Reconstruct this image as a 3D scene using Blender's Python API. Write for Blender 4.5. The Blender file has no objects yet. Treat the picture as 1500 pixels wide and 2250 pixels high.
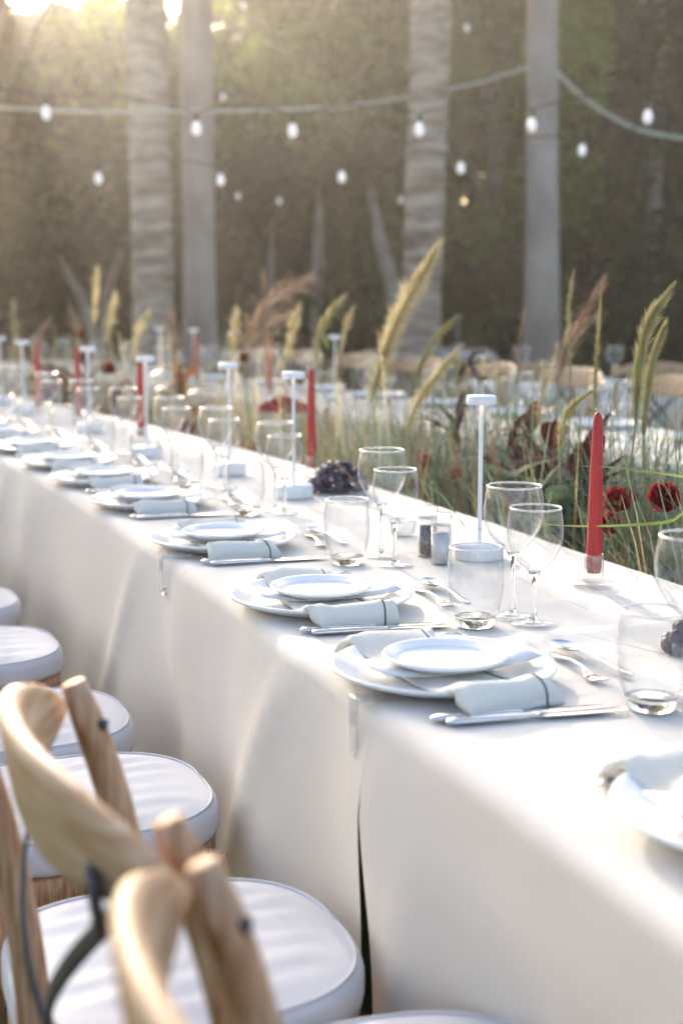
import bpy, math, random
import numpy as np
from mathutils import Euler
R = math.radians
rng = np.random.default_rng(7)
random.seed(7)
sc = bpy.context.scene
C = sc.collection

# ---------------------------------------------------------------- camera
F, YH, CZ = 3100.0, 650.0, 1.258          # focal length in photo pixels, horizon row, camera height
PITCH = math.atan((1125 - YH) / F)
cd = bpy.data.cameras.new('camera'); cam = bpy.data.objects.new('camera', cd); C.objects.link(cam)
cam.location = (0, 0, CZ); cam.rotation_euler = (R(90) - PITCH, 0, 0)
cd.sensor_fit = 'VERTICAL'; cd.sensor_height = 36; cd.lens = F / 2250 * 36
cd.clip_start = 0.05; cd.clip_end = 400
cd.dof.use_dof = True; cd.dof.focus_distance = 2.28; cd.dof.aperture_fstop = 3.0
sc.camera = cam
# ---------------------------------------------------------------- sky, sun, exposure
SUN_EL, SUN_AZ = R(19.5), R(-15.0)           # azimuth measured from the view axis (+Y), left is negative
w = bpy.data.worlds.new('World'); sc.world = w; w.use_nodes = True
nt = w.node_tree; bg = nt.nodes['Background']
sk = nt.nodes.new('ShaderNodeTexSky'); sk.sky_type = 'NISHITA'; sk.sun_disc = False
sk.sun_elevation = SUN_EL; sk.sun_rotation = SUN_AZ; sk.dust_density = 4.0; sk.ozone_density = .6
nt.links.new(sk.outputs[0], bg.inputs[0]); bg.inputs[1].default_value = 0.12
sd = bpy.data.lights.new('sun', 'SUN'); sd.energy = 2.8; sd.angle = R(0.6); sd.color = (1, .90, .77)
so = bpy.data.objects.new('sun', sd); C.objects.link(so)
so.rotation_euler = (R(90) - SUN_EL, 0, R(180) - SUN_AZ); so.location = (-8, 25, 12)
vs = sc.view_settings; vs.view_transform = 'Standard'; vs.look = 'None'; vs.gamma = 1; vs.exposure = 2.05
sc.cycles.max_bounces = 10; sc.cycles.transparent_max_bounces = 40; sc.cycles.transmission_bounces = 10
sc.cycles.glossy_bounces = 5; sc.cycles.diffuse_bounces = 4
sc.cycles.sample_clamp_indirect = 6; sc.cycles.caustics_refractive = False; sc.cycles.caustics_reflective = False
sc.cycles.use_denoising = True; sc.cycles.use_adaptive_sampling = True; sc.cycles.adaptive_threshold = .03; sc.cycles.volume_bounces = 0

# ---------------------------------------------------------------- helpers
cp, sp = math.cos(PITCH), math.sin(PITCH)
def ray(px, py):
    a, b = (px - 750) / F, -(py - 1125) / F
    return np.array([a, cp + sp * b, -sp + cp * b])
def at_z(px, py, z):
    d = ray(px, py); k = (z - CZ) / d[2]; return d * k + np.array([0, 0, CZ])
def at_y(px, py, y):
    d = ray(px, py); return d * (y / d[1]) + np.array([0, 0, CZ])

def link(o, parent=None):
    C.objects.link(o)
    if parent is not None: o.parent = parent
    return o
def mesh(name, v, f, smooth=True, mats=None):
    m = bpy.data.meshes.new(name); m.from_pydata([tuple(map(float, p)) for p in v], [], [tuple(map(int, q)) for q in f])
    if smooth: m.polygons.foreach_set('use_smooth', [True] * len(m.polygons))
    m.update(); return m
def quads(name, P, smooth=False):
    """P: (n,4,3) separate quads, made fast"""
    P = np.asarray(P, float); n = len(P)
    m = bpy.data.meshes.new(name); m.vertices.add(n * 4); m.vertices.foreach_set('co', P.reshape(-1))
    m.loops.add(n * 4); m.loops.foreach_set('vertex_index', np.arange(n * 4, dtype=np.int32))
    m.polygons.add(n); m.polygons.foreach_set('loop_start', np.arange(0, n * 4, 4, dtype=np.int32))
    try: m.polygons.foreach_set('loop_total', np.full(n, 4, dtype=np.int32))
    except Exception: pass
    m.update(calc_edges=True); m.validate()
    if smooth: m.polygons.foreach_set('use_smooth', [True] * n)
    return m
def obj(name, me, mat, parent=None, loc=None, rz=0, bevel=0, sub=0):
    if me.materials: pass
    else: me.materials.append(mat)
    o = bpy.data.objects.new(name, me); link(o, parent)
    if loc is not None: o.location = loc
    if rz: o.rotation_euler = (0, 0, rz)
    if bevel:
        b = o.modifiers.new('b', 'BEVEL'); b.width = bevel; b.segments = 2; b.limit_method = 'ANGLE'
    if sub:
        s_ = o.modifiers.new('s', 'SUBSURF'); s_.levels = sub; s_.render_levels = sub
    return o
def tag(o, label=None, cat=None, group=None, kind=None):
    if label: o['label'] = label
    if cat: o['category'] = cat
    if group: o['group'] = group
    if kind: o['kind'] = kind
    return o
def thing(name, label, cat, loc=(0, 0, 0), rz=0, group=None):
    o = bpy.data.objects.new(name, None); link(o); o.empty_display_size = .05
    o.location = loc; o.rotation_euler = (0, 0, rz)
    return tag(o, label, cat, group)
def dup(o, loc, rz, label=None, group=None, scale=None):
    r = o.copy(); C.objects.link(r); r.location = loc; r.rotation_euler = (0, 0, rz)
    if label: r['label'] = label
    if group: r['group'] = group
    if scale: r.scale = scale
    for ch in o.children:
        c = ch.copy(); C.objects.link(c); c.parent = r
        for g in ch.children:
            d = g.copy(); C.objects.link(d); d.parent = c
    return r
class Proto:
    """first place() moves the built thing itself, later ones copy it"""
    def __init__(s_, o): s_.o = o; s_.used = False
    def place(s_, loc, rz=0, label=None, group=None, scale=None):
        if not s_.used:
            s_.used = True; o = s_.o; o.location = loc; o.rotation_euler = (0, 0, rz)
            if label: o['label'] = label
            if group: o['group'] = group
            if scale: o.scale = scale
            return o
        return dup(s_.o, loc, rz, label, group, scale)

def lathe(prof, n=40, close=False):
    v, f = [], []
    m = len(prof)
    for i in range(n):
        a = 2 * math.pi * i / n
        for r, z in prof: v.append((r * math.cos(a), r * math.sin(a), z))
    for i in range(n):
        j = (i + 1) % n
        for k in range(m - 1 + (1 if close else 0)):
            l = (k + 1) % m
            f.append((i * m + k, j * m + k, j * m + l, i * m + l))
    return v, f
def box(cx, cy, cz, sx, sy, sz):
    v = [(cx + a * sx / 2, cy + b * sy / 2, cz + c * sz / 2) for a in (-1, 1) for b in (-1, 1) for c in (-1, 1)]
    f = [(0, 1, 3, 2), (4, 6, 7, 5), (0, 4, 5, 1), (2, 3, 7, 6), (0, 2, 6, 4), (1, 5, 7, 3)]
    return v, f
def join(*parts):
    V, Fc = [], []
    for v, f in parts:
        b = len(V); V += list(v); Fc += [tuple(i + b for i in q) for q in f]
    return V, Fc
def tube(pts, rad, n=8, cap=True, flat=None):
    """sweep; rad scalar or list; flat=(w,h,up) gives a flat strap section"""
    P = np.array(pts, float); m = len(P)
    rad = np.broadcast_to(np.asarray(rad, float), (m,)) if np.ndim(rad) < 2 else rad
    T = np.gradient(P, axis=0); T /= np.linalg.norm(T, axis=1)[:, None] + 1e-12
    up = np.array([0, 0, 1.]) if abs(T[0][2]) < .9 else np.array([1., 0, 0])
    v, f = [], []
    N = np.cross(T[0], up); N /= np.linalg.norm(N)
    for i in range(m):
        N = N - T[i] * N.dot(T[i]); N /= np.linalg.norm(N) + 1e-12
        B = np.cross(T[i], N)
        for k in range(n):
            a = 2 * math.pi * k / n
            if flat is not None:
                U_ = np.array(flat[2], float); U_ = U_ - T[i] * U_.dot(T[i]); U_ /= np.linalg.norm(U_); W_ = np.cross(T[i], U_)
                a2 = a + math.pi / n
                ca, sa = math.cos(a2), math.sin(a2)
                e = .35
                q = P[i] + U_ * flat[0] * math.copysign(abs(ca) ** e, ca) * rad[i] + W_ * flat[1] * math.copysign(abs(sa) ** e, sa) * rad[i]
            else:
                q = P[i] + (N * math.cos(a) + B * math.sin(a)) * rad[i]
            v.append(q)
    for i in range(m - 1):
        for k in range(n):
            l = (k + 1) % n
            f.append((i * n + k, i * n + l, (i + 1) * n + l, (i + 1) * n + k))
    if cap:
        f.append(tuple(range(n - 1, -1, -1))); f.append(tuple((m - 1) * n + k for k in range(n)))
    return v, f
def bez(pts, n):
    """Catmull-Rom through points"""
    P = np.array(pts, float); P = np.vstack([2 * P[0] - P[1], P, 2 * P[-1] - P[-2]])
    out = []
    segs = len(P) - 3
    for u in np.linspace(0, segs - 1e-9, n):
        i = int(u); t = u - i; a, b, c, d = P[i:i + 4]
        out.append(.5 * ((2 * b) + (c - a) * t + (2 * a - 5 * b + 4 * c - d) * t * t + (3 * b - a - 3 * c + d) * t ** 3))
    return np.array(out)
_SN = {}
def snoise(x, y, seed=0):
    if seed not in _SN:
        r = np.random.default_rng(seed); _SN[seed] = [(math.cos(a) * k, math.sin(a) * k, p) for a, k, p in r.uniform((0, .6, 0), (6.28, 1.8, 6.28), (7, 3))]
    x = float(x); y = float(y)
    return sum(math.sin(x * a + y * b + p) for a, b, p in _SN[seed]) / 4.5

# ---------------------------------------------------------------- materials
def mat(name, col, rough=.6, metal=0, col2=None, scale=20, stretch=(1, 1, 1), bump=0, bscale=None, spec=.5, trans=0, sss=0, ramp=(.35, .65), objrand=0, sheen=0, detail=6):
    m = bpy.data.materials.new(name); m.use_nodes = True; t = m.node_tree; N = t.nodes; L = t.links
    b = N['Principled BSDF']; b.inputs['Base Color'].default_value = (*col, 1); b.inputs['Roughness'].default_value = rough
    b.inputs['Metallic'].default_value = metal; b.inputs['Specular IOR Level'].default_value = spec
    if sheen: b.inputs['Sheen Weight'].default_value = sheen
    tc = N.new('ShaderNodeTexCoord'); mp = N.new('ShaderNodeMapping'); mp.inputs['Scale'].default_value = stretch
    L.new(tc.outputs['Object'], mp.inputs[0])
    if col2 is not None:
        n = N.new('ShaderNodeTexNoise'); n.inputs['Scale'].default_value = scale; n.inputs['Detail'].default_value = detail
        L.new(mp.outputs[0], n.inputs[0])
        r = N.new('ShaderNodeValToRGB'); r.color_ramp.elements[0].position = ramp[0]; r.color_ramp.elements[1].position = ramp[1]
        r.color_ramp.elements[0].color = (*col, 1); r.color_ramp.elements[1].color = (*col2, 1)
        L.new(n.outputs[0], r.inputs[0]); out = r.outputs[0]
        if objrand:
            oi = N.new('ShaderNodeObjectInfo'); hs = N.new('ShaderNodeHueSaturation'); mr = N.new('ShaderNodeMapRange')
            mr.inputs[3].default_value = 1 - objrand; mr.inputs[4].default_value = 1 + objrand
            L.new(oi.outputs['Random'], mr.inputs[0]); L.new(mr.outputs[0], hs.inputs['Value']); L.new(out, hs.inputs['Color']); out = hs.outputs[0]
        L.new(out, b.inputs['Base Color'])
    if bump:
        n2 = N.new('ShaderNodeTexNoise'); n2.inputs['Scale'].default_value = bscale or scale * 3; n2.inputs['Detail'].default_value = 5
        L.new(mp.outputs[0], n2.inputs[0]); bm = N.new('ShaderNodeBump'); bm.inputs['Strength'].default_value = bump; bm.inputs['Distance'].default_value = .01
        L.new(n2.outputs[0], bm.inputs['Height']); L.new(bm.outputs[0], b.inputs['Normal'])
    if trans:   # thin translucent tissue: leaves, petals, cloth
        tr = N.new('ShaderNodeBsdfTranslucent'); mx = N.new('ShaderNodeMixShader'); mx.inputs[0].default_value = trans
        src = b.inputs['Base Color']
        if src.is_linked: L.new(src.links[0].from_socket, tr.inputs[0])
        else: tr.inputs[0].default_value = (*col, 1)
        L.new(b.outputs[0], mx.inputs[1]); L.new(tr.outputs[0], mx.inputs[2]); L.new(mx.outputs[0], N['Material Output'].inputs[0])
    return m
def cloth_mat(name, col, col2, weave=900, trans=.12, bump=.12):
    m = mat(name, col, .85, col2=col2, scale=3, spec=.15, sheen=.15, trans=trans)
    t = m.node_tree; N = t.nodes; L = t.links; b = N['Principled BSDF']
    tc = N.new('ShaderNodeTexCoord')
    wv = []
    for d in ('X', 'Y'):
        x = N.new('ShaderNodeTexWave'); x.bands_direction = d; x.inputs['Scale'].default_value = weave; x.inputs['Distortion'].default_value = 1.5
        L.new(tc.outputs['Object'], x.inputs[0]); wv.append(x)
    ad = N.new('ShaderNodeMath'); L.new(wv[0].outputs['Fac'], ad.inputs[0]); L.new(wv[1].outputs['Fac'], ad.inputs[1])
    n = N.new('ShaderNodeTexNoise'); n.inputs['Scale'].default_value = 9; n.inputs['Detail'].default_value = 4; L.new(tc.outputs['Object'], n.inputs[0])
    bm = N.new('ShaderNodeBump'); bm.inputs['Strength'].default_value = bump; bm.inputs['Distance'].default_value = .0015; L.new(ad.outputs[0], bm.inputs['Height'])
    b2 = N.new('ShaderNodeBump'); b2.inputs['Strength'].default_value = .16; b2.inputs['Distance'].default_value = .02
    L.new(n.outputs[0], b2.inputs['Height']); L.new(bm.outputs[0], b2.inputs['Normal']); L.new(b2.outputs[0], b.inputs['Normal'])
    return m
def thin_glass(name, tint=(.99, .993, .995), base=.055, edge=.60, rough=.02):
    m = bpy.data.materials.new(name); m.use_nodes = True; t = m.node_tree; N = t.nodes; L = t.links; N.remove(N['Principled BSDF'])
    tr = N.new('ShaderNodeBsdfTransparent'); tr.inputs[0].default_value = (*tint, 1)
    gl = N.new('ShaderNodeBsdfGlossy'); gl.inputs['Roughness'].default_value = rough
    lw = N.new('ShaderNodeLayerWeight'); lw.inputs[0].default_value = .5
    pw = N.new('ShaderNodeMath'); pw.operation = 'POWER'; pw.inputs[1].default_value = 3.0; L.new(lw.outputs['Facing'], pw.inputs[0])
    ml = N.new('ShaderNodeMath'); ml.operation = 'MULTIPLY_ADD'; ml.inputs[1].default_value = .55; ml.inputs[2].default_value = base; L.new(pw.outputs[0], ml.inputs[0])
    # towards the outline light crosses more glass and is bent away
    cr = N.new('ShaderNodeMix'); cr.data_type = 'RGBA'; cr.inputs[6].default_value = (*tint, 1); cr.inputs[7].default_value = (edge * .96 * tint[0], edge * tint[1], edge * 1.04 * tint[2], 1)
    L.new(pw.outputs[0], cr.inputs[0]); L.new(cr.outputs[2], tr.inputs[0])
    mx = N.new('ShaderNodeMixShader'); L.new(ml.outputs[0], mx.inputs[0]); L.new(tr.outputs[0], mx.inputs[1]); L.new(gl.outputs[0], mx.inputs[2])
    # whitish sheen of reflected sky put into the colour, strongest seen edge-on
    df = N.new('ShaderNodeBsdfDiffuse'); df.inputs[0].default_value = (.9, .91, .93, 1); fm = N.new('ShaderNodeMath'); fm.operation = 'MULTIPLY_ADD'; fm.inputs[1].default_value = .30; fm.inputs[2].default_value = .016
    L.new(pw.outputs[0], fm.inputs[0]); m2 = N.new('ShaderNodeMixShader'); L.new(fm.outputs[0], m2.inputs[0]); L.new(mx.outputs[0], m2.inputs[1]); L.new(df.outputs[0], m2.inputs[2])
    L.new(m2.outputs[0], N['Material Output'].inputs[0]); return m
def glass(name, col=(1, 1, 1), rough=0, ior=1.5):
    m = bpy.data.materials.new(name); m.use_nodes = True; t = m.node_tree; N = t.nodes; L = t.links; N.remove(N['Principled BSDF'])
    g = N.new('ShaderNodeBsdfGlass'); g.inputs[0].default_value = (*col, 1); g.inputs['Roughness'].default_value = rough; g.inputs['IOR'].default_value = ior
    L.new(g.outputs[0], N['Material Output'].inputs[0]); return m

M = {}
M['cloth'] = cloth_mat('ivory_cloth', (.82, .765, .69), (.85, .80, .735))
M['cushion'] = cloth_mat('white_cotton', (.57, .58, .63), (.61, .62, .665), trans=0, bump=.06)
M['napkin'] = cloth_mat('pale_green_linen', (.80, .775, .70), (.845, .82, .75), weave=600, trans=.1, bump=.3)
M['hem'] = mat('charcoal_thread', (.12, .125, .13), .8)
M['china'] = mat('white_china', (.80, .81, .82), .22, col2=(.83, .84, .85), scale=6, spec=.5)
M['card'] = mat('card_paper', (.82, .80, .77), .8, col2=(.86, .84, .81), scale=40)
M['copper'] = mat('copper_ink', (.55, .30, .17), .4, .6)
M['steel'] = mat('steel', (.62, .63, .64), .16, 1, col2=(.70, .71, .72), scale=30, stretch=(1, 12, 1), spec=.5)
M['thin_glass'] = thin_glass('thin_glass')
M['rim_glass'] = thin_glass('rim_glass', (.97, .98, .98), .60, .8, .22)
M['foot_glass'] = thin_glass('foot_glass', (.98, .985, .985), .06, .93)
M['glass'] = glass('clear_glass', (.985, .995, .995))
M['acrylic'] = thin_glass('clear_acrylic', (.97, .975, .98), .12)
M['wood'] = mat('washed_oak', (.36, .155, .06), .55, col2=(.60, .42, .28), scale=16, stretch=(9, 9, 1.0), bump=.35, bscale=26, ramp=(.36, .72), objrand=.08, detail=9)
M['rail'] = mat('washed_oak_rail', (.40, .21, .095), .5, col2=(.62, .46, .31), scale=9, stretch=(1.2, 1.2, 12), bump=.2, bscale=14, ramp=(.33, .70), objrand=.06, detail=9)
M['plywood'] = mat('plywood', (.42, .26, .13), .6, col2=(.55, .37, .20), scale=6, stretch=(1, 8, 8), bump=.15)
M['iron'] = mat('dark_iron', (.05, .052, .06), .45, .7, col2=(.09, .09, .10), scale=60, bump=.15)
M['white_metal'] = mat('white_powder_coat', (.80, .81, .83), .45, col2=(.83, .84, .85), scale=300, bump=.05)
M['wax'] = mat('red_wax', (.42, .018, .022), .42, col2=(.52, .030, .032), scale=14, stretch=(1, 1, .3), bump=.12, bscale=40)
M['wick'] = mat('wick', (.72, .66, .58), .9)
M['salt'] = mat('white_salt', (.80, .80, .80), .9, col2=(.70, .70, .70), scale=400, bump=.5)
M['pepper'] = mat('black_pepper', (.05, .045, .04), .8, col2=(.34, .30, .26), scale=300, bump=.6)
M['grape'] = mat('grape_skin', (.028, .010, .030), .38, col2=(.16, .13, .20), scale=18, ramp=(.4, .8), objrand=.35)
M['stem'] = mat('green_stem', (.16, .20, .07), .7, col2=(.25, .26, .11), scale=20)
M['straw'] = mat('straw_stem', (.36, .28, .13), .7, col2=(.46, .37, .19), scale=20)
M['plume'] = mat('tan_plume', (.60, .50, .27), .9, col2=(.80, .71, .46), scale=14, trans=.45)
M['plume_green'] = mat('green_tan_plume', (.40, .38, .18), .9, col2=(.60, .54, .30), scale=14, trans=.45)
M['plume_rust'] = mat('rust_plume', (.32, .21, .145), .9, col2=(.50, .37, .27), scale=14, trans=.4)
M['blade'] = mat('blue_green_blade', (.085, .145, .085), .55, col2=(.19, .26, .16), scale=5, trans=.35)
M['blade_dry'] = mat('dry_blade', (.34, .25, .12), .7, col2=(.48, .40, .22), scale=5, trans=.35)
M['blade_green'] = mat('fresh_blade', (.22, .30, .07), .5, col2=(.30, .38, .11), scale=8, trans=.4)
M['seed'] = mat('seed_heads', (.24, .11, .06), .8, col2=(.42, .26, .15), scale=30, trans=.2)
M['burgundy'] = mat('burgundy_leaf', (.06, .013, .02), .35, col2=(.17, .035, .045), scale=10, trans=.25)
M['rust'] = mat('rust_leaf', (.22, .06, .025), .45, col2=(.34, .13, .05), scale=10, trans=.3)
M['petal'] = mat('red_petal', (.26, .010, .018), .55, col2=(.44, .022, .03), scale=12, trans=.4)
M['coral'] = mat('red_velvet', (.36, .022, .035), .8, col2=(.50, .05, .06), scale=40, bump=.5, sheen=.4)
M['soil'] = mat('soil', (.05, .035, .022), .95, col2=(.11, .08, .05), scale=12, bump=.8)
M['lawn'] = mat('lawn', (.030, .048, .014), .9, col2=(.075, .085, .030), scale=4, bump=.8, bscale=60)
M['grass'] = mat('lawn_blade', (.05, .09, .02), .6, col2=(.12, .15, .05), scale=3, trans=.3)
M['palm_rough'] = mat('palm_bark_rough', (.15, .11, .085), .9, col2=(.44, .37, .31), scale=4, stretch=(1, 1, 5), bump=.9, bscale=14)
M['palm_smooth'] = mat('palm_bark_grey', (.23, .195, .17), .85, col2=(.40, .36, .33), scale=2.5, stretch=(1, 1, .6), bump=.4, bscale=18)
M['bark'] = mat('pale_bark', (.20, .165, .14), .9, col2=(.33, .29, .26), scale=6, bump=.6)
M['frond'] = mat('palm_frond', (.05, .075, .02), .5, col2=(.10, .13, .04), scale=4, trans=.3)
M['leaf'] = mat('tree_leaf', (.075, .110, .018), .55, col2=(.25, .34, .05), scale=.55, trans=.5, ramp=(.38, .62))
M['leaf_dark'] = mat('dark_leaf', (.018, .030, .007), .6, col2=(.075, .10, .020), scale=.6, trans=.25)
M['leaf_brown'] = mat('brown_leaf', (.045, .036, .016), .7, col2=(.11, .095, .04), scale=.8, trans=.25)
M['cypress'] = mat('cypress_leaf', (.016, .026, .008), .7, col2=(.038, .055, .014), scale=2, trans=.15)
M['rope'] = mat('pale_rope', (.40, .44, .36), .8, col2=(.52, .55, .46), scale=40, stretch=(1, 1, 1), bump=.4)
M['wire'] = mat('black_wire', (.03, .03, .03), .6)
M['bulb'] = mat('frosted_bulb', (.80, .80, .82), .25, spec=.6)
def emit(name, col, s, base):
    m = mat(name, base, .3); b = m.node_tree.nodes['Principled BSDF']
    b.inputs['Emission Color'].default_value = (*col, 1); b.inputs['Emission Strength'].default_value = s; return m
M['bulb'] = emit('lit_bulb', (1, .93, .86), .10, (.80, .80, .82))
M['glow'] = emit('lamp_glow', (1, .72, .5), .8, (.8, .75, .7))

# ---------------------------------------------------------------- the row's own coordinates: s along the table edge, t across it
A0 = R(20.5)
_ds = .02; _s = np.arange(-4, 16, _ds); _a = A0 + R(2.3) * np.clip(_s - .9, 0, 5.0)
_x = np.concatenate([[0], np.cumsum(-np.sin(_a) * _ds)[:-1]]); _y = np.concatenate([[0], np.cumsum(np.cos(_a) * _ds)[:-1]])
_i0 = int(round(4 / _ds)); _x = _x - _x[_i0] + .0425; _y = _y - _y[_i0] + 1.692
def st(s, t=0):
    k = (s + 4) / _ds; i = min(max(int(k), 0), len(_s) - 2); u = k - i
    a = _a[i] + (_a[i + 1] - _a[i]) * u
    return (_x[i] + (_x[i + 1] - _x[i]) * u + math.cos(a) * t, _y[i] + (_y[i + 1] - _y[i]) * u + math.sin(a) * t)
def ang(s): return float(np.interp(s, _s, _a))
def inv(x, y):
    d = (_x - x) ** 2 + (_y - y) ** 2; i = int(np.argmin(d)); a = _a[i]
    return _s[i] + (x - _x[i]) * -math.sin(a) + (y - _y[i]) * math.cos(a), (x - _x[i]) * math.cos(a) + (y - _y[i]) * math.sin(a)
def at_t(px, py, t):
    """where the ray of a photo pixel meets the upright surface that follows the row at distance t"""
    d = ray(px, py); lo, hi = 1.2, 16.0
    g = lambda k: inv(d[0] * k / d[1], k)[1] - t
    for _ in range(26):
        m = (lo + hi) / 2
        if g(m) > 0: hi = m
        else: lo = m
    p = d * (lo / d[1])
    return np.array([p[0], p[1], p[2] + CZ])
TZ = .75

# ---------------------------------------------------------------- ground
v = [(-60, -40, 0), (60, -40, 0), (60, 80, 0), (-60, 80, 0)]
tag(obj('ground', mesh('ground', v, [(0, 1, 2, 3)]), M['lawn']), 'mown green lawn under the tables and chairs', kind='structure')
# planting bed, a low mound of soil between the two rows
vs_, fs_ = [], []; SS = np.arange(-1.5, 11.01, .25); TT = np.linspace(.86, 1.62, 9)
for s in SS:
    for t in TT:
        x, y = st(s, t); u = (t - TT[0]) / (TT[-1] - TT[0]); vs_.append((x, y, -.02 + .16 * (math.sin(math.pi * u) ** .6) + .02 * random.random()))
n = len(TT)
for i in range(len(SS) - 1):
    for j in range(n - 1): fs_.append((i * n + j, i * n + j + 1, (i + 1) * n + j + 1, (i + 1) * n + j))
tag(obj('planting_bed', mesh('bed', vs_, fs_), M['soil']), 'low mound of dark soil between the two table rows', kind='structure')

def ribbon_field(n, base_fn, hlo, hhi, wlo, whi, bend, seg=4):
    """n grass blades as bent ribbons -> quads"""
    B = base_fn(n); h = rng.uniform(hlo, hhi, n); wd = rng.uniform(wlo, whi, n); az = rng.uniform(0, 2 * math.pi, n); bd = rng.uniform(min(.05, bend * .3), bend, n)
    D = np.stack([np.cos(az), np.sin(az), 0 * az], 1); tw = az + math.pi / 2 + rng.uniform(-.6, .6, n); W = np.stack([np.cos(tw), np.sin(tw), 0 * az], 1)
    u = np.linspace(0, 1, seg + 1); rows = []
    for k in u:
        z = h * k * (1 - .35 * np.minimum(bd / np.maximum(h, .01), 1.2) * k * k)
        P = B + D * (bd * k ** 2.2)[:, None]; P[:, 2] += z
        ww = (wd * (1 - k ** 1.5) + .0004)[:, None]
        rows.append((P - W * ww, P + W * ww))
    Q = [np.stack([rows[k][0], rows[k][1], rows[k + 1][1], rows[k + 1][0]], 1) for k in range(seg)]
    return np.concatenate(Q, 0)
def lawn_base(n):
    s = rng.uniform(-.9, 3.2, n); t = rng.uniform(-1.0, .02, n); X = np.array([st(a, b) for a, b in zip(s, t)]); return np.column_stack([X, np.zeros(n)])
tag(obj('lawn_grass', quads('lg', ribbon_field(7000, lawn_base, .02, .06, .001, .0022, .03, 2)), M['grass']), 'short green grass growing under the chairs', 'grass', kind='stuff')

# ---------------------------------------------------------------- tables and their cloths
def row_cloth(s0, s1, t0, t1, seed, label, group=None, name='tablecloth', pathf=st, push=None, wave=.9, gap=(0, 0)):
    ns = max(14, int((s1 - s0) / .022)); S = np.linspace(s0 + .0003, s1 - .0003, ns)
    r = .022; drop = []
    for z in np.linspace(.012, TZ - r, 20)[:-1]: drop.append((0, z))
    arc = [(r - r * math.cos(a), TZ - r + r * math.sin(a)) for a in np.linspace(0, math.pi / 2, 6)]
    side = drop + arc
    tt = np.linspace(t0 + r, t1 - r, 30)[1:-1]
    prof = [(t0 + a, z, -1) for a, z in side] + [(t, TZ, 0) for t in tt] + [(t1 - a, z, 1) for a, z in side[::-1]]
    rr = np.random.default_rng(seed // 10); ph = rr.uniform(0, 6.28, 8); fq = rr.uniform(2.5, 9, 8)
    v = []; mid = (s0 + s1) / 2; half = (s1 - s0) / 2
    for s in S:
        e = (s - mid) / half
        for t, z, sd_ in prof:
            d = np.clip((TZ - z) / TZ, 0, 1)
            q = s
            if sd_:
                rip = sum(math.sin(fq[k] * s * 1.9 + ph[k] + d * 1.2) / (1 + .28 * k) for k in range(8)) / 3.2
                fold = math.exp(-((abs(e) - 1) * half / .10) ** 2)       # slack gathers at a cloth's ends
                amp = (.050 * d ** .85 + .004 * min(1, d * 12)) * wave
                off = amp * (rip + .35) + fold * .014 * math.sin(7 * d + 1.0) * min(1, d * 6) + .03 * d
                diag = math.exp(-((s - (s0 + .30 + .55 * d)) / .05) ** 2) * .014 * min(1, d * 5)   # slanting drag fold
                off += diag * wave
                if push: off += push(s, z)
                t_ = t + sd_ * off
                q = s - e * abs(e) ** 6 * gap[1 if e > 0 else 0] * (max(0, d - .14) ** 1.1) * 2.6
                zz = z - .002 * abs(snoise(s * 9, z * 9, seed)) * (z > .7)
            else:
                near = 1.0 + 3.2 * float(np.clip((-.12 - s) / .2, 0, 1)) if pathf is st else 1
                zz = TZ - .0022 * near * abs(snoise(s * 11, t * 7, seed)) - .004 * near * max(0, snoise(s * 3.5 + 2, t * 5, seed + 3))
                # pressed fold lines standing up a little
                for k, (c, sl) in enumerate(((.22, .1), (.55, -.12))):
                    zz += .006 * near * math.exp(-(((s - s0) - c * (s1 - s0) - sl * (t - t0)) / .018) ** 2) * (.5 + .5 * math.sin(5 * t + seed + k))
                t_ = t
            x, y = pathf(q, t_)
            v.append((x, y, zz))
    m = len(prof); f = [(i * m + j, (i + 1) * m + j, (i + 1) * m + j + 1, i * m + j + 1) for i in range(ns - 1) for j in range(m - 1)]
    return tag(obj(name, mesh('cloth', v, f), M['cloth']), label, 'tablecloth', group)
def row_table(s0, s1, t0, t1, label, group, pathf=st, angf=ang):
    c = (s0 + s1) / 2; x, y = pathf(c, (t0 + t1) / 2); o = thing('folding_table', label, 'table', (x, y, 0), angf(c), group)
    L, W_ = (s1 - s0) - .006, (t1 - t0) - .08
    obj('tabletop', mesh('tt', *box(0, 0, .715, W_, L, .028), smooth=False), M['plywood'], o)
    lg = mesh('tl', *box(0, 0, .35, .045, .045, .70), smooth=False)
    for a in (-1, 1):
        for b in (-1, 1): obj('leg', lg, M['plywood'], o, (a * (W_ / 2 - .026), b * (L / 2 - .0228), 0))
    return o
def push_near(s, z):
    return -.09 * float(np.clip((-.12 - s) / .25, 0, 1)) * float(np.clip((.62 - z) / .2, 0, 1)) * (1 if s > -1.4 else .3)
bounds = [-1.75, 0, .98, 2.55, 4.1, 5.7, 7.3]
cl_lab = ['ivory tablecloth on the nearest table, at the bottom right', 'ivory tablecloth between the open slit and the far acrylic clip', 'ivory tablecloth just beyond the far acrylic clip',
          'ivory tablecloth at the left edge of the picture behind the cushions', 'ivory tablecloth under the blurred glasses at far left', 'ivory tablecloth at the farthest visible end of the front row']
for i in range(6):
    row_cloth(bounds[i], bounds[i + 1], 0, .81, 11 + i, cl_lab[i], 'tablecloths of the front row', push=push_near if i == 0 else None, gap=((0, .036), (.016, 0))[i] if i < 2 else (0, 0))
    row_table(bounds[i], bounds[i + 1], 0, .81, 'wooden table under the %s front row cloth from the bottom' % ['first', 'second', 'third', 'fourth', 'fifth', 'sixth'][i], 'tables of the front row')
T2a, T2b = 1.72, 2.52
b2 = [.6, 2.4, 4.2, 6.0, 7.8, 9.6]
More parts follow.
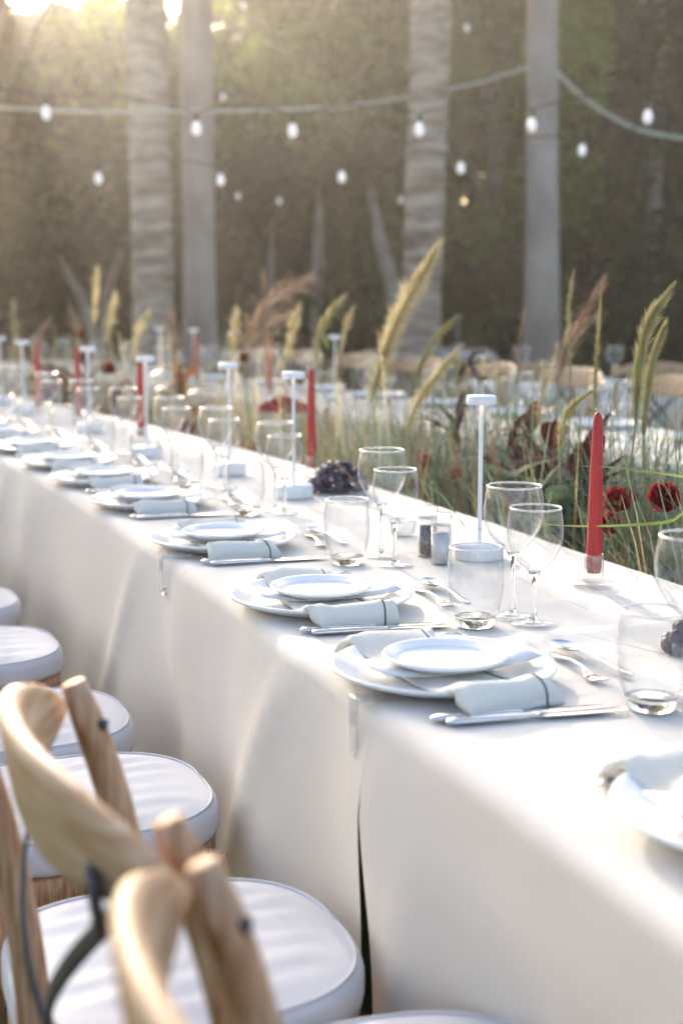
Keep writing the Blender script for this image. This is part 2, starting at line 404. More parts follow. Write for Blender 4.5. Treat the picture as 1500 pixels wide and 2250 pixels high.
l2 = ['white tablecloth behind the red roses at right', 'white tablecloth behind the pale lamp nearest the camera, across the flowers', 'white tablecloth seen through the largest tan plume', 'glittering white tablecloth behind the red fan flower', 'farthest white tablecloth of the second row, upper left']
for i in range(5):
    row_cloth(b2[i], b2[i + 1], T2a, T2b, 31 + i, l2[i], 'tablecloths of the second row')
    row_table(b2[i], b2[i + 1], T2a, T2b, 'wooden table under the %s second row cloth from the right' % ['first', 'second', 'third', 'fourth', 'fifth'][i], 'tables of the second row')
# third row, across the view, and one table running away from the camera
def path3(s, t): return (.75 + s, 8.05 + t + .03 * s)
def ang3(s): return R(-88)
for i, (a, b) in enumerate(((0, 1.7), (1.7, 3.4))):
    row_cloth(a, b, 0, .8, 51 + i, ['white tablecloth behind the row of wooden chair backs, left half', 'white tablecloth behind the row of wooden chair backs, at the right edge'][i], 'tablecloths of the third row', pathf=path3)
    row_table(a, b, 0, .8, ['wooden table under the cloth behind the chair backs, left one', 'wooden table under the cloth behind the chair backs, right one'][i], 'tables of the third row', path3, ang3)
def path4(s, t): return (.10 + t + .06 * s, 11.6 + s)
for i, (a, b) in enumerate(((0, 2.2), (2.2, 4.4))):
    for k, t0 in enumerate((0, -1.9)):
        lab = 'pale tablecloth far behind the %s, %s of its pair' % (('tall tan plume', 'leftmost lamps')[k], ('front one', 'rear one')[i])
        row_cloth(a, b, t0, t0 + 1.2, 61 + i + 2 * k, lab, 'tablecloths of the far tables', pathf=path4)
        row_table(a, b, t0, t0 + 1.2, 'wooden table under the %s far cloth, %s of its pair' % (('right', 'left')[k], ('front one', 'rear one')[i]), 'far tables', path4, lambda s: 0)

# ---------------------------------------------------------------- chairs
def make_chair():
    # local: +x faces the table (t), y along the row, origin on the ground under the middle of the seat's rear edge
    o = thing('chair', 'x', 'chair')
    W_ = .195
    zt = .885
    def back(z):      # S-curve of the post in x
        u = (z - .44) / (zt - .44)
        return -.005 - .072 * max(u, 0) ** 2.3 if u >= 0 else -.13 * ((.44 - z) / .44) ** 1.6
    for sgn in (-1, 1):
        pts = [(back(z), sgn * (W_ - .012 * (z < .44) * (1 - z / .44)), z) for z in np.linspace(0, zt, 22)]
        rad = [.0155 + .0025 * math.sin(math.pi * k / 21) for k in range(22)]; rad[-1] = .0125
        v, f = tube(pts, rad, 12)
        obj('back_post', mesh('post', v, f), M['wood'], o)
    for sgn in (-1, 1):
        pts = [(.37 + .02 * (1 - z / .42), sgn * (.165 + .02 * (1 - z / .42)), z) for z in np.linspace(0, .415, 6)]
        obj('front_leg', mesh('fl', *tube(pts, [.013, .015, .016, .017, .018, .018], 10)), M['wood'], o)
    # bent top rail wrapping the outside of the posts
    v, f = [], []; n = 44; K = 14
    for i in range(n):
        u = -1 + 2 * i / (n - 1)
        y = u * .232; bulge = .064 * (1 - abs(u) ** 2.2)
        h = .044 * max(1 - abs(u) ** 3.2, .0) ** .7 + .006
        zc = .853 + .012 * (1 - u * u)
        x0 = back(.86) - .020 - bulge
        for k in range(K):
            a = 2 * math.pi * k / K
            ca, sa = math.cos(a), math.sin(a)
            th = .0115 * math.copysign(abs(ca) ** .5, ca); hz = h * math.copysign(abs(sa) ** .6, sa)
            v.append((x0 + th - .15 * hz, y * (1 + .0 * hz), zc + hz))
    for i in range(n - 1):
        for k in range(K):
            l = (k + 1) % K; f.append((i * K + k, (i + 1) * K + k, (i + 1) * K + l, i * K + l))
    f.append(tuple(range(K))); f.append(tuple((n - 1) * K + k for k in range(K - 1, -1, -1)))
    obj('top_rail', mesh('rail', v, f), M['rail'], o)
    # crossed iron straps bowing backwards, held by brackets on the outside of the rail
    def railx(y, dz): u = abs(y) / .232; return back(.86) - .020 - .064 * (1 - u ** 2.2) - .15 * dz
    for sgn in (-1, 1):
        pts = []
        for u in np.linspace(0, 1, 20):
            y = sgn * (.178 - .353 * u); z = .815 - .355 * u
            x = railx(.178, -.035) * (1 - u) - .012 * u - .075 * math.sin(math.pi * min(u * 1.05, 1)) - (.004 if sgn > 0 else 0)
            pts.append((x, y, z))
        obj('strap', mesh('strap', *tube(pts, 1, 8, flat=(.0022, .0095, (1, 0, 0)))), M['iron'], o)
        obj('bracket', mesh('br', *tube([(railx(.178, d) - .0150, sgn * .178, .848 + d) for d in (-.046, -.02, .004)], 1, 8, flat=(.004, .014, (1, 0, 0)))), M['iron'], o)
        obj('bolt', mesh('bolt', *tube([(back(.85) + .008, sgn * (W_ - .008), .845), (back(.85) + .0175, sgn * (W_ - .012), .842)], .0062, 10)), M['iron'], o)
    # seat: rounded wooden frame
    def outline(g, n=56):
        P = []
        for i in range(n):
            a = 2 * math.pi * i / n; ca, sa = math.cos(a), math.sin(a)
            ex = .86 if ca > 0 else .46
            x = .1975 + (.1975 + g) * math.copysign(abs(ca) ** ex, ca); y = (.187 + g) * math.copysign(abs(sa) ** (.74 if ca > 0 else .62), sa) * (1 + .05 * ca)
            P.append((x, y))
        return P
    def stack(layers):
        v, f = [], []; n = 56
        for g, z in layers:
            v += [(x, y, z) for x, y in outline(g, n)]
        for k in range(len(layers) - 1):
            for i in range(n):
                j = (i + 1) % n; f.append((k * n + i, k * n + j, (k + 1) * n + j, (k + 1) * n + i))
        f.append(tuple(range(n - 1, -1, -1))); f.append(tuple((len(layers) - 1) * n + i for i in range(n)))
        return v, f
    obj('seat', mesh('seat', *stack([(-.012, .375), (.0, .378), (.006, .385), (.007, .42), (.002, .4275), (-.02, .428)])), M['wood'], o)
    for z, x0, x1 in ((.20, -.045, .38),):
        for sgn in (-1, 1): obj('stretcher', mesh('str', *tube([(x0, sgn * .186, z), (x1, sgn * .176, z)], .009, 8)), M['wood'], o)
    obj('stretcher', mesh('str2', *tube([(.19, -.18, .20), (.19, .18, .20)], .009, 8)), M['wood'], o)
    # cushion, a thing of its own
    n = 72; v, f = [], []
    def ring(g, z, dz=0):
        P = outline(g, n)
        for x, y in P: v.append((x, y, z))
    prof = [(-.03, .4285), (.003, .4293), (.010, .433), (.0115, .442), (.0115, .464), (.009, .473), (.003, .4785), (-.004, .480), (-.010, .4812)]
    for g, z in prof: ring(g, z)
    k0 = len(prof)
    for q in np.linspace(.08, 1, 14):       # domed, wrinkled top towards the middle
        P = outline(-.010, n)
        for x, y in P:
            xx = .1975 + (x - .1975) * (1 - q); yy = y * (1 - q)
            edge = 1 - q
            wr = .0034 * math.sin(yy * 120 + 2.2 * math.sin(xx * 9 + 1)) * (edge ** 1.2) * (q > .09) * max(0, math.sin(xx * 7 + .3)) + .0022 * snoise(xx * 40, yy * 70, 5) * edge
            v.append((xx, yy, .4812 + .010 * (1 - edge ** 3) + wr))
    m = k0 + 14
    for k in range(m - 1):
        for i in range(n):
            j = (i + 1) % n; f.append((k * n + i, k * n + j, (k + 1) * n + j, (k + 1) * n + i))
    f.append(tuple(range(n - 1, -1, -1)))
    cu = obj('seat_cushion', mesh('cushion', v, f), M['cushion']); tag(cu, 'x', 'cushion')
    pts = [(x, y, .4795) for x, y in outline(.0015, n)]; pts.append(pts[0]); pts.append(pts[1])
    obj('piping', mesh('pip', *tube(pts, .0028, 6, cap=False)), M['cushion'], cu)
    return o, cu
ch, cu = make_chair(); PC, PU = Proto(ch), Proto(cu)
def chair_at(x, y, rz, label, group, clabel, cgroup):
    PC.place((x, y, 0), rz, label, group); PU.place((x, y, 0), rz, clabel, cgroup)
near_ch = [(-.90, -.330, 0, 'wooden chair nearest the camera, its blurred back rail at the bottom edge'), (-.425, -.333, 0, 'wooden chair with the curved back rail and dark strap at lower left'),
           (.0, -.447, 0, 'wooden chair with a post at the left edge behind the blurred rail'), (.575, -.467, 0, 'second wooden chair beyond the blurred backs'), (1.02, -.505, 0, 'third wooden chair beyond the blurred backs'),
           (1.62, -.53, 0, 'fourth wooden chair beyond the blurred backs, mid left edge'), (2.15, -.53, 0, 'fifth wooden chair beyond the blurred backs, left edge'), (2.66, -.53, 0, 'sixth wooden chair beyond the blurred backs, left edge'), (3.2, -.53, 0, 'farthest wooden chair of the front row, left edge')]
for i, (s, t, d, lab) in enumerate(near_ch):
    x, y = st(s, t)
    chair_at(x, y, ang(s) + R(d), lab, 'chairs of the front row', 'white piped seat cushion on the %s front row chair from the bottom' % ['first', 'second', 'third', 'fourth', 'fifth', 'sixth', 'seventh', 'eighth', 'ninth'][i], 'cushions of the front row')
for i in range(5):
    x, y = path3(.28 + i * .62, -.52)
    o_ = ['leftmost', 'second from the left', 'middle', 'second from the right', 'rightmost'][i]
    chair_at(x, y, R(90) + R(random.uniform(-5, 5)), 'pale wooden chair in the blurred row behind the grasses, ' + o_, 'chairs of the third row', 'white cushion on the blurred pale chair behind the grasses, ' + o_, 'cushions of the third row')
for i in range(9):
    s = 2.2 + i * .62; x, y = st(s, T2b + .42)
    chair_at(x, y, ang(s) + R(180 + random.uniform(-4, 4)), 'wooden chair beyond the second table row, %s from the right' % ['first', 'second', 'third', 'fourth', 'fifth', 'sixth', 'seventh', 'eighth', 'ninth'][i], 'chairs of the second row', 'white cushion beyond the second table row, %s from the right' % ['first', 'second', 'third', 'fourth', 'fifth', 'sixth', 'seventh', 'eighth', 'ninth'][i], 'cushions of the second row')

# ---------------------------------------------------------------- tableware
def plate(R_, h, th, fr):
    p = [(0.0005, .0015), (R_ * fr * .92, .0015), (R_ * fr * .93, 0), (R_ * fr, 0), (R_ * fr * 1.03, .002)]
    for u in np.linspace(.1, 1, 10): p.append((R_ * (fr * 1.03 + (1 - fr * 1.03) * u), .002 + (h - .002) * u ** 1.45))
    p += [(R_ + .0006, h + th * .35), (R_ + .0002, h + th * .8), (R_ - .002, h + th)]
    for u in np.linspace(.95, .05, 10): p.append((R_ * (fr * 1.0 + (1 - fr * 1.0) * u) - .003 * (u > .5), th + .001 + (h - .001) * u ** 1.6))
    p += [(R_ * fr * .95, th + .0008), (.0005, th + .0004)]
    return lathe(p, 72)
PL = Proto(tag(obj('charger_plate', mesh('charger', *plate(.150, .020, .0045, .62)), M['china']), 'x', 'plate'))
PS = Proto(tag(obj('side_plate', mesh('side', *plate(.084, .0135, .004, .60)), M['china']), 'x', 'plate'))

def make_napkin(seed):
    o = thing('napkin', 'x', 'napkin')
    rr = np.random.default_rng(seed)
    # profile along y (s): far end beyond the rim, over the plate, down over the near rim
    yc = np.array([.178, .160, .146, .130, .105, .07, .03, -.03, -.07, -.105, -.130, -.144, -.153, -.160, -.166, -.170])
    zc = np.array([.012, .0195, .022, .018, .012, .0085, .0065, .0065, .0085, .013, .0195, .0215, .018, .0125, .007, .003])
    n = 46; yy = np.interp(np.linspace(0, 15, n), np.arange(16), yc); zz = np.interp(np.linspace(0, 15, n), np.arange(16), zc)
    for _ in range(2):
        yy[1:-1] = (yy[:-2] + 2 * yy[1:-1] + yy[2:]) / 4; zz[1:-1] = (zz[:-2] + 2 * zz[1:-1] + zz[2:]) / 4
    K = 26; w_ = .066; v, f = [], []
    sk_ = rr.uniform(-.012, .012)
    for i in range(n):
        u = i / (n - 1); on = abs(yy[i]) < .10
        flop = max(0, (u - .62) / .38)
        thick = (.0035 if on else .0035 + .0042 * math.sin(math.pi * min(1, max(0, (abs(yy[i]) - .10) / .1))))
        wl = w_ * (1 + .10 * flop + .09 * math.sin(7 * u + seed))
        for k in range(K):
            a = 2 * math.pi * k / K; ca, sa = math.cos(a), math.sin(a)
            x = wl * math.copysign(abs(ca) ** .38, ca); h = thick * math.copysign(abs(sa) ** .7, sa)
            wr = .0048 * snoise(x * 60, yy[i] * 42, seed) + .0018 * math.sin(x * 210 + 30 * yy[i] + seed) * (0.15 if on else 1)
            lift = .010 * flop * max(0, math.sin((x / w_ + 1) * 1.6 + seed)) * (1 - flop)
            ztop = zz[i] + 2 * thick + wr + 0; zbot = zz[i] if abs(yy[i]) < .148 else .0015 + max(0, .16 - abs(yy[i])) * .5
            v.append((x + sk_ * yy[i] * 4 + .012 * flop * (ca < 0), yy[i] - .012 * flop * (x < 0) * abs(x / w_) - .006 * (abs(yy[i]) > .15) * (1 - abs(sa)) * (1 if yy[i] < 0 else -1), max(.0012, zbot + (ztop - zbot) * (1 if .07 < u < .90 else .04 + .96 * math.sqrt(max(0, 1 - (((.07 - u) / .07) if u < .5 else ((u - .90) / .10)) ** 2))) * (.5 + .5 * math.copysign(abs(sa) ** .7, sa)))))
    for i in range(n - 1):
        for k in range(K):
            l = (k + 1) % K; f.append((i * K + k, i * K + l, (i + 1) * K + l, (i + 1) * K + k))
    f.append(tuple(range(K))); f.append(tuple((n - 1) * K + k for k in range(K - 1, -1, -1)))
    obj('cloth', mesh('nap', v, f), M['napkin'], o)
    V = np.array(v).reshape(n, K, 3); Vx = []
    for i in range(n):
        row = V[i][:K // 2 + 1]; row = row[np.argsort(row[:, 0])]
        xh = V[i][:, 0].max() * .72
        Vx.append((xh, float(np.interp(xh, row[:, 0], row[:, 1])), float(np.interp(xh, row[:, 0], row[:, 2])) + .0006))
    obj('hem', mesh('hem', *tube(Vx, 1, 6, flat=(.0014, .0008, (1, 0, 0)))), M['hem'], o)
    return o
NAPS = [Proto(make_napkin(k)) for k in (1, 2, 3)]

def make_card():
    o = thing('menu_card', 'x', 'card')
    v, f = [], []
    n = 14
    for i in range(n):
        x = -.118 + .236 * i / (n - 1); z = .0006 + .010 * (abs(x) / .118) ** 2.5
        for y in (-.048, .048): v += [(x, y, z), (x, y, z + .0005)]
    for i in range(n - 1):
        a, b = i * 4, i * 4 + 4
        f += [(a + 1, b + 1, b + 3, a + 3), (a, a + 2, b + 2, b), (a, b, b + 1, a + 1), (a + 2, a + 3, b + 3, b + 2)]
    f += [(0, 1, 3, 2), (n * 4 - 4, n * 4 - 2, n * 4 - 1, n * 4 - 3)]
    obj('sheet', mesh('sheet', v, f), M['card'], o)
    zf = lambda x: .0013 + .010 * (abs(x) / .118) ** 2.5
    loop = [(x, -.043, zf(x)) for x in np.linspace(-.112, .112, 20)] + [(.112, y, zf(.112)) for y in np.linspace(-.036, .036, 5)] + [(x, .043, zf(x)) for x in np.linspace(.112, -.112, 20)] + [(-.112, y, zf(.112)) for y in np.linspace(.036, -.036, 5)]
    loop.append(loop[0])
    obj('border_line', mesh('bl', *tube(loop, 1, 4, flat=(.0006, .00025, (0, 1, 0)), cap=False)), M['copper'], o)
    return o
PCARD = Proto(make_card())

def cut_blade(outline_top, z0=.001, th=.0022):
    """flat cutlery from a half-width profile along x: list of (x, half width, z)"""
    v, f = [], []; K = 10
    for x, hw, z, t in outline_top:
        for k in range(K):
            a = 2 * math.pi * k / K; v.append((x, hw * math.cos(a), z + t * math.sin(a)))
    n = len(outline_top)
    for i in range(n - 1):
        for k in range(K):
            l = (k + 1) % K; f.append((i * K + k, i * K + l, (i + 1) * K + l, (i + 1) * K + k))
    f.append(tuple(range(K))); f.append(tuple((n - 1) * K + k for k in range(K - 1, -1, -1)))
    return v, f
def make_knife():
    o = thing('table_knife', 'x', 'knife')
    h = [(-.118, .002, .005, .001), (-.116, .006, .005, .003), (-.108, .0085, .0052, .0042), (-.08, .0085, .0052, .0042), (-.03, .0068, .0050, .0036), (-.008, .0048, .0048, .003), (0, .0048, .0045, .0024)]
    b = [(0, .0062, .0042, .0012), (.012, .0085, .0042, .0010), (.06, .0092, .004, .0009), (.09, .0085, .004, .0008), (.108, .0055, .004, .0007), (.117, .0015, .004, .0005)]
    obj('handle', mesh('kh', *cut_blade(h)), M['steel'], o); obj('blade', mesh('kb', *cut_blade(b)), M['steel'], o); return o
def make_fork(L=1.0):
    o = thing('table_fork', 'x', 'fork')
    h = [(-.105, .0015, .003, .001), (-.103, .006, .003, .0016), (-.09, .0085, .0035, .0018), (-.06, .0065, .006, .0018), (-.02, .0034, .010, .0017), (.02, .003, .0095, .0016), (.038, .005, .006, .0014), (.05, .0115, .0035, .0013), (.062, .0125, .003, .0012)]
    obj('handle', mesh('fh', *cut_blade([(x * L, w_ * L, z, t) for x, w_, z, t in h])), M['steel'], o)
    for k in range(4):
        y = (-.0105 + .007 * k) * L
        pts = [(.058 * L, y, .0030), (.075 * L, y, .0035), (.092 * L, y * .95, .0065), (.103 * L, y * .92, .0105)]
        obj('tine', mesh('ti', *tube(pts, [.0019, .0017, .0014, .0007], 6)), M['steel'], o)
    return o
def make_spoon():
    o = thing('dessert_spoon', 'x', 'spoon')
    h = [(-.090, .0015, .0025, .001), (-.088, .006, .0028, .0016), (-.075, .0075, .0035, .0018), (-.045, .0055, .007, .0018), (-.01, .003, .0115, .0016), (.02, .0028, .0115, .0015), (.032, .0045, .010, .0012)]
    obj('handle', mesh('sh', *cut_blade(h)), M['steel'], o)
    v, f = [], []; n, m = 28, 7
    for s_ in (0, 1):
        for j in range(m):
            q = j / (m - 1)
            for i in range(n):
                a = 2 * math.pi * i / n
                x = .060 + .031 * q * math.cos(a); y = .0185 * q * math.sin(a) * (1 - .13 * math.cos(a))
                v.append((x, y, .0022 + .0085 * q ** 2.0 + .0011 * s_))
    for s_ in (0, 1):
        b = s_ * m * n
        for j in range(m - 1):
            for i in range(n):
                l = (i + 1) % n; q4 = (b + j * n + i, b + j * n + l, b + (j + 1) * n + l, b + (j + 1) * n + i); f.append(q4 if s_ else q4[::-1])
    e0, e1 = (m - 1) * n, m * n + (m - 1) * n
    for i in range(n): l = (i + 1) % n; f.append((e0 + i, e0 + l, e1 + l, e1 + i))
    obj('bowl', mesh('sb', v, f), M['steel'], o); return o
PK, PF, PSP = Proto(make_knife()), Proto(make_fork(1.0)), Proto(make_spoon())
_df = make_fork(.82); _df.name = 'dessert_fork'; PDF = Proto(_df)

def smooth_prof(pts, n): return [tuple(p) for p in bez([(a, b) for a, b in pts], n)]
def make_wine(name, H, bz, rmax, rrim, rfoot):
    o = thing(name, 'x', 'wine glass')
    out = smooth_prof([(.006, bz - .001), (.012, bz + .004), (rmax * .62, bz + (H - bz) * .18), (rmax * .92, bz + (H - bz) * .40), (rmax, bz + (H - bz) * .60), (rmax * .975, bz + (H - bz) * .80), (rrim, H)], 26)
    b = obj('bowl', mesh('bowl', *lathe([(.0005, bz + .001)] + [(r, z + .0008) for r, z in out], 56)), M['thin_glass'], o)
    a = np.linspace(0, 2 * math.pi, 57); 
    obj('rim', mesh('rim', *lathe([(rrim + .0017 * math.cos(q), H + .0017 * math.sin(q)) for q in np.linspace(0, 2 * math.pi, 9)[:-1]], 56, close=True)), M['rim_glass'], b)
    stem = smooth_prof([(.0075, .009), (.0046, .018), (.0038, .035), (.0036, bz * .6), (.0042, bz * .85), (.0075, bz - .003), (.0105, bz + .002)], 22)
    obj('stem', mesh('stem', *lathe([(.0003, .0085)] + stem + [(.004, bz + .0035), (.0003, bz + .003)], 24)), M['glass'], o)
    foot = [(.0003, .0005), (rfoot * .97, .0005), (rfoot, .0012), (rfoot * .985, .0022), (rfoot * .7, .0032), (rfoot * .35, .0052), (.0085, .0088), (.0003, .0092)]
    obj('foot', mesh('foot', *lathe(foot, 48)), M['foot_glass'], o)
    return o
PWB = Proto(make_wine('wine_glass', .211, .103, .0475, .0425, .034)); PWS = Proto(make_wine('wine_glass', .184, .082, .0435, .0395, .034))
def make_tumbler():
    o = thing('tumbler', 'x', 'tumbler')
    out = smooth_prof([(.0325, .015), (.0380, .030), (.0430, .056), (.0440, .078), (.0428, .100), (.0402, .124)], 22)
    b = obj('wall', mesh('tw', *lathe(out, 56)), M['thin_glass'], o)
    obj('rim', mesh('tr', *lathe([(.0402 + .0015 * math.cos(q), .124 + .0015 * math.sin(q)) for q in np.linspace(0, 2 * math.pi, 9)[:-1]], 56, close=True)), M['rim_glass'], b)
    base = [(.0003, .0015), (.022, .0012), (.0272, .0006), (.0285, .002), (.0300, .007), (.0323, .0145), (.0323, .0155), (.026, .0150), (.012, .0128), (.0003, .0125)]
    obj('base', mesh('tb', *lathe(base, 48)), M['glass'], o)
    return o
PT = Proto(make_tumbler())

settings = [(-.496, .207), (.100, .137), (.584, .137), (1.180, .140), (1.780, .140), (2.245, .140), (2.66, .14), (3.14, .14), (3.62, .14), (4.1, .14), (4.6, .14), (5.1, .14), (5.6, .14)]
_ord = ['first', 'second', 'third', 'fourth', 'fifth', 'sixth', 'seventh', 'eighth', 'ninth', 'tenth', 'eleventh', 'twelfth', 'thirteenth', 'fourteenth', 'fifteenth', 'sixteenth']
where = ['at the cropped lower right setting', 'at the nearest full setting', 'at the setting below the candle', 'at the setting by the mills', 'at the setting by the grapes'] + ['at the %s setting from lower right' % _ord[k] for k in range(5, 13)]
CZT = TZ + .0006
for i, (s, t) in enumerate(settings):
    a = ang(s); wl = where[i]; g = 'of the front row'
    ca, sa = math.cos(a), math.sin(a); x, y = st(s, t)
    def L_(dt, ds): return x + ca * dt - sa * ds, y + sa * dt + ca * ds
    jit = random.uniform
    def put(P, dt, ds, z, rz, lab, grp, **k): X = L_(dt, ds); return P.place((X[0], X[1], CZT + z), a + rz, lab + ' ' + wl, grp + ' ' + g, **k)
    rot = jit(-.16, .16)
    put(PL, 0, 0, 0, 0, 'large white dinner plate', 'dinner plates')
    put(NAPS[i % 3], jit(-.004, .004), 0, .0, rot, 'folded pale green napkin with a dark hem line', 'napkins')
    put(PCARD, .012, .004, .0175, rot + jit(-.15, .05), 'white menu card under the small plate', 'menu cards')
    put(PS, jit(-.006, .004), .002, .0190, 0, 'small white plate on top of the napkin', 'side plates')
    for k in range(2):
        put(PK, .022 + .012 * k, -.184 - .019 * k, 0, R(-6 + jit(-1.5, 1.5)) , ('outer', 'inner')[1 - k] + ' steel knife', 'knives')
        put(PF, .012 + .015 * k, .172 + .022 * k, 0, R(8 + jit(-2, 2)), ('inner', 'outer')[k] + ' steel fork', 'forks')
    put(PSP, .228, .004, .002, R(93 + jit(-5, 5)), 'steel dessert spoon beside the plate', 'dessert spoons')
    put(PDF, .192, -.022, 0, R(-97 + jit(-5, 5)), 'small steel fork under the dessert spoon', 'dessert forks')
    if i == 0: tu, bb, ss = (.20, -.2), (.28, -.19), (.28, -.25)
    else:
        tu, bb, ss = (.172 + jit(-.006, .006), -.222 + jit(-.012, .012)), (.257 + jit(-.006, .006), -.190 + jit(-.01, .01)), (.262 + jit(-.008, .008), -.255 + jit(-.015, .015))
        if i == 1: tu = (.186, -.213)
        if i == 2: tu, bb, ss = (.1754, -.219), (.258, -.183), (.265, -.242)
        if i == 3: tu, bb, ss = (.166, -.268), (.256, -.226), (.244, -.32)
    put(PT, *tu, 0, jit(0, 6), 'clear barrel shaped tumbler', 'tumblers')
    put(PWB, *bb, 0, jit(0, 6), 'larger stemmed wine glass', 'wine glasses')
    put(PWS, *ss, 0, jit(0, 6), 'smaller stemmed wine glass', 'wine glasses')
# second row settings lie on its far side
for i in range(13):
    s = 1.9 + i * .56; a = ang(s) + math.pi; g = 'of the second row'
    x, y = st(s, T2b - .17); ca, sa = math.cos(a), math.sin(a)
    def L_(dt, ds): return x + ca * dt - sa * ds, y + sa * dt + ca * ds
    def put(P, dt, ds, rz, lab, grp): X = L_(dt, ds); P.place((X[0], X[1], CZT), a + rz, lab, grp)
    put(PL, 0, 0, 0, 'large white plate on the second row behind the flowers, %s from the right' % _ord[i], 'dinner plates ' + g)
    put(PT, .18, -.2, 0, 'blurred clear tumbler on the second row behind the flowers, %s from the right' % _ord[i], 'tumblers ' + g)
    put(PWB, .27, -.18, 0, 'larger blurred wine glass on the second row behind the flowers, %s from the right' % _ord[i], 'large wine glasses ' + g)
    put(PWS, .27, -.26, 0, 'smaller blurred wine glass on the second row behind the flowers, %s from the right' % _ord[i], 'small wine glasses ' + g)
for i in range(16):
    k = i % 2; x, y = path4(.3 + (i // 2) * .52, (.35, -1.5)[k]); 
    PWB.place((x, y, CZT), 0, 'tiny blurred wine glass on the %s far table, %s from the front' % (('right', 'left')[k], _ord[i // 2]), 'wine glasses of the far tables')
    PT.place((x + .12, y - .12, CZT), 0, 'tiny blurred tumbler on the %s far table, %s from the front' % (('right', 'left')[k], _ord[i // 2]), 'tumblers of the far tables')
for i in range(6):
    x, y = path3(.3 + i * .55, .25); PWB.place((x, y, CZT), 0, 'blurred wine glass behind the wooden chair backs, %s from the left' % _ord[i], 'wine glasses of the third row')

# clear acrylic cloth clips on the front edge
def make_clip():
    o = thing('table_clip', 'x', 'clip')
    def plate_(cx, cz, sx, sz): return box(cx, 0, cz, sx, .026, sz)
    obj('front_plate', mesh('cf', *box(-.010, 0, TZ - .030, .004, .024, .078), smooth=False), M['acrylic'], o, bevel=.0012)
    obj('top_arm', mesh('ca', *box(.022, 0, TZ + .0055, .060, .024, .004), smooth=False), M['acrylic'], o, bevel=.0012)
    obj('bottom_arm', mesh('cb', *box(.010, 0, TZ - .068, .036, .024, .004), smooth=False), M['acrylic'], o, bevel=.0012)
    obj('spring', mesh('cs', *tube([(-.008, .006, TZ - .062), (.0, .006, TZ - .058), (.012, .004, TZ - .063)], .0012, 6)), M['iron'], o)
    return o
PCL = Proto(make_clip())
for px, py, lab in ((768, 1545, 'clear acrylic cloth clip below the nearest full place setting'), (322, 1232, 'clear acrylic cloth clip on the edge below the third dinner plate')):
    p = at_z(px, py, TZ); s, t = inv(p[0], p[1]); x, y = st(s, -.004); PCL.place((x, y, 0), ang(s), lab, 'cloth clips')

# cordless lamps
def make_lamp():
    o = thing('table_lamp', 'x', 'lamp'); H = .318
    obj('base', mesh('lb', *lathe([(.0003, 0), (.046, 0), (.048, .002), (.048, .030), (.046, .0325), (.006, .0335), (.0003, .0335)], 48)), M['white_metal'], o)
    obj('stem', mesh('ls', *lathe([(.0042, .033), (.0042, H - .016)], 16)), M['white_metal'], o)
    sh = obj('shade', mesh('lsh', *lathe([(.0045, H - .006), (.026, H - .012), (.0285, H - .017), (.0292, H - .016), (.0280, H - .001), (.0268, H), (.0003, H + .0004)], 40)), M['white_metal'], o)
    obj('diffuser', mesh('ld', *lathe([(.0045, H - .0115), (.025, H - .0135)], 32)), M['glow'], sh)
    return o
PLA = Proto(make_lamp())
lamps = [(.269, 2.715), (-.121, 3.565), (-.321, 4.03), (-.619, 4.483), (-.947, 5.30), (-1.372, 6.1), (-1.6, 6.65)]
lw = ['nearest the camera beside the wine glasses', 'beside the grapes', 'third from the camera', 'fourth from the camera', 'fifth from the camera', 'sixth from the camera', 'at the left edge, farthest of the front row']
for (x, y), l in zip(lamps, lw): PLA.place((x, y, CZT), .3, 'slim white cordless table lamp, ' + l, 'lamps of the front row')
for px, py in ((515, 722), (735, 733), (350, 716), (425, 712)):
    p = at_t(px, py, 2.05); PLA.place((p[0], p[1], CZT), 0, 'blurred white lamp on the second table row, %s from the left' % {350: 'first', 425: 'second', 515: 'third', 735: 'fourth'}[px], 'lamps of the second row')
for k, (s, t) in enumerate(((.8, .6), (2.4, .9))):
    x, y = path4(s, t); PLA.place((x, y, CZT), 0, ('blurred white lamp on the far table beside the big plume', 'blurred white lamp on the farthest table')[k], 'lamps of the far tables')

# candles in glass holders
def make_candle():
    o = thing('taper_candle', 'x', 'candle')
    p = smooth_prof([(.0118, .026), (.0135, .045), (.0132, .11), (.0115, .2), (.0088, .285), (.0068, .303), (.003, .309)], 24)
    obj('wax', mesh('wax', *lathe([(.0003, .026)] + p + [(.0003, .3095)], 28)), M['wax'], o)
    obj('wick', mesh('wick', *tube([(.0, .0, .306), (.001, .001, .313), (.004, .003, .316), (.006, .004, .313)], .0011, 6)), M['wick'], o)
    return o
def make_holder():
    o = thing('candle_holder', 'x', 'candle holder')
    obj('foot', mesh('hf', *lathe([(.0003, .0005), (.037, .0005), (.0385, .002), (.0385, .005), (.037, .0068), (.019, .0075), (.0003, .0075)], 56)), M['foot_glass'], o)
    obj('cup', mesh('hc', *lathe([(.0003, .0080), (.0172, .0080), (.0174, .010), (.0174, .0555), (.0168, .0572), (.0150, .0572), (.0143, .0555), (.0143, .030), (.010, .0245), (.0003, .0235)], 48)), M['acrylic'], o)
    return o
PCA, PHO = Proto(make_candle()), Proto(make_holder())
cands = [(.445, 2.448), (-.085, 3.99), (-.70, 4.92), (-1.07, 5.75), (-1.33, 6.2)]
cw = ['nearest the camera at right', 'behind the grapes', 'third from the camera beside a lamp', 'fourth, at far left', 'fifth, at the far left edge']
for (x, y), l in zip(cands, cw):
    PHO.place((x, y, CZT), 0, 'clear glass holder under the red candle ' + l, 'candle holders'); PCA.place((x, y, CZT - .002), random.uniform(0, 6), 'red taper candle, ' + l, 'red taper candles')
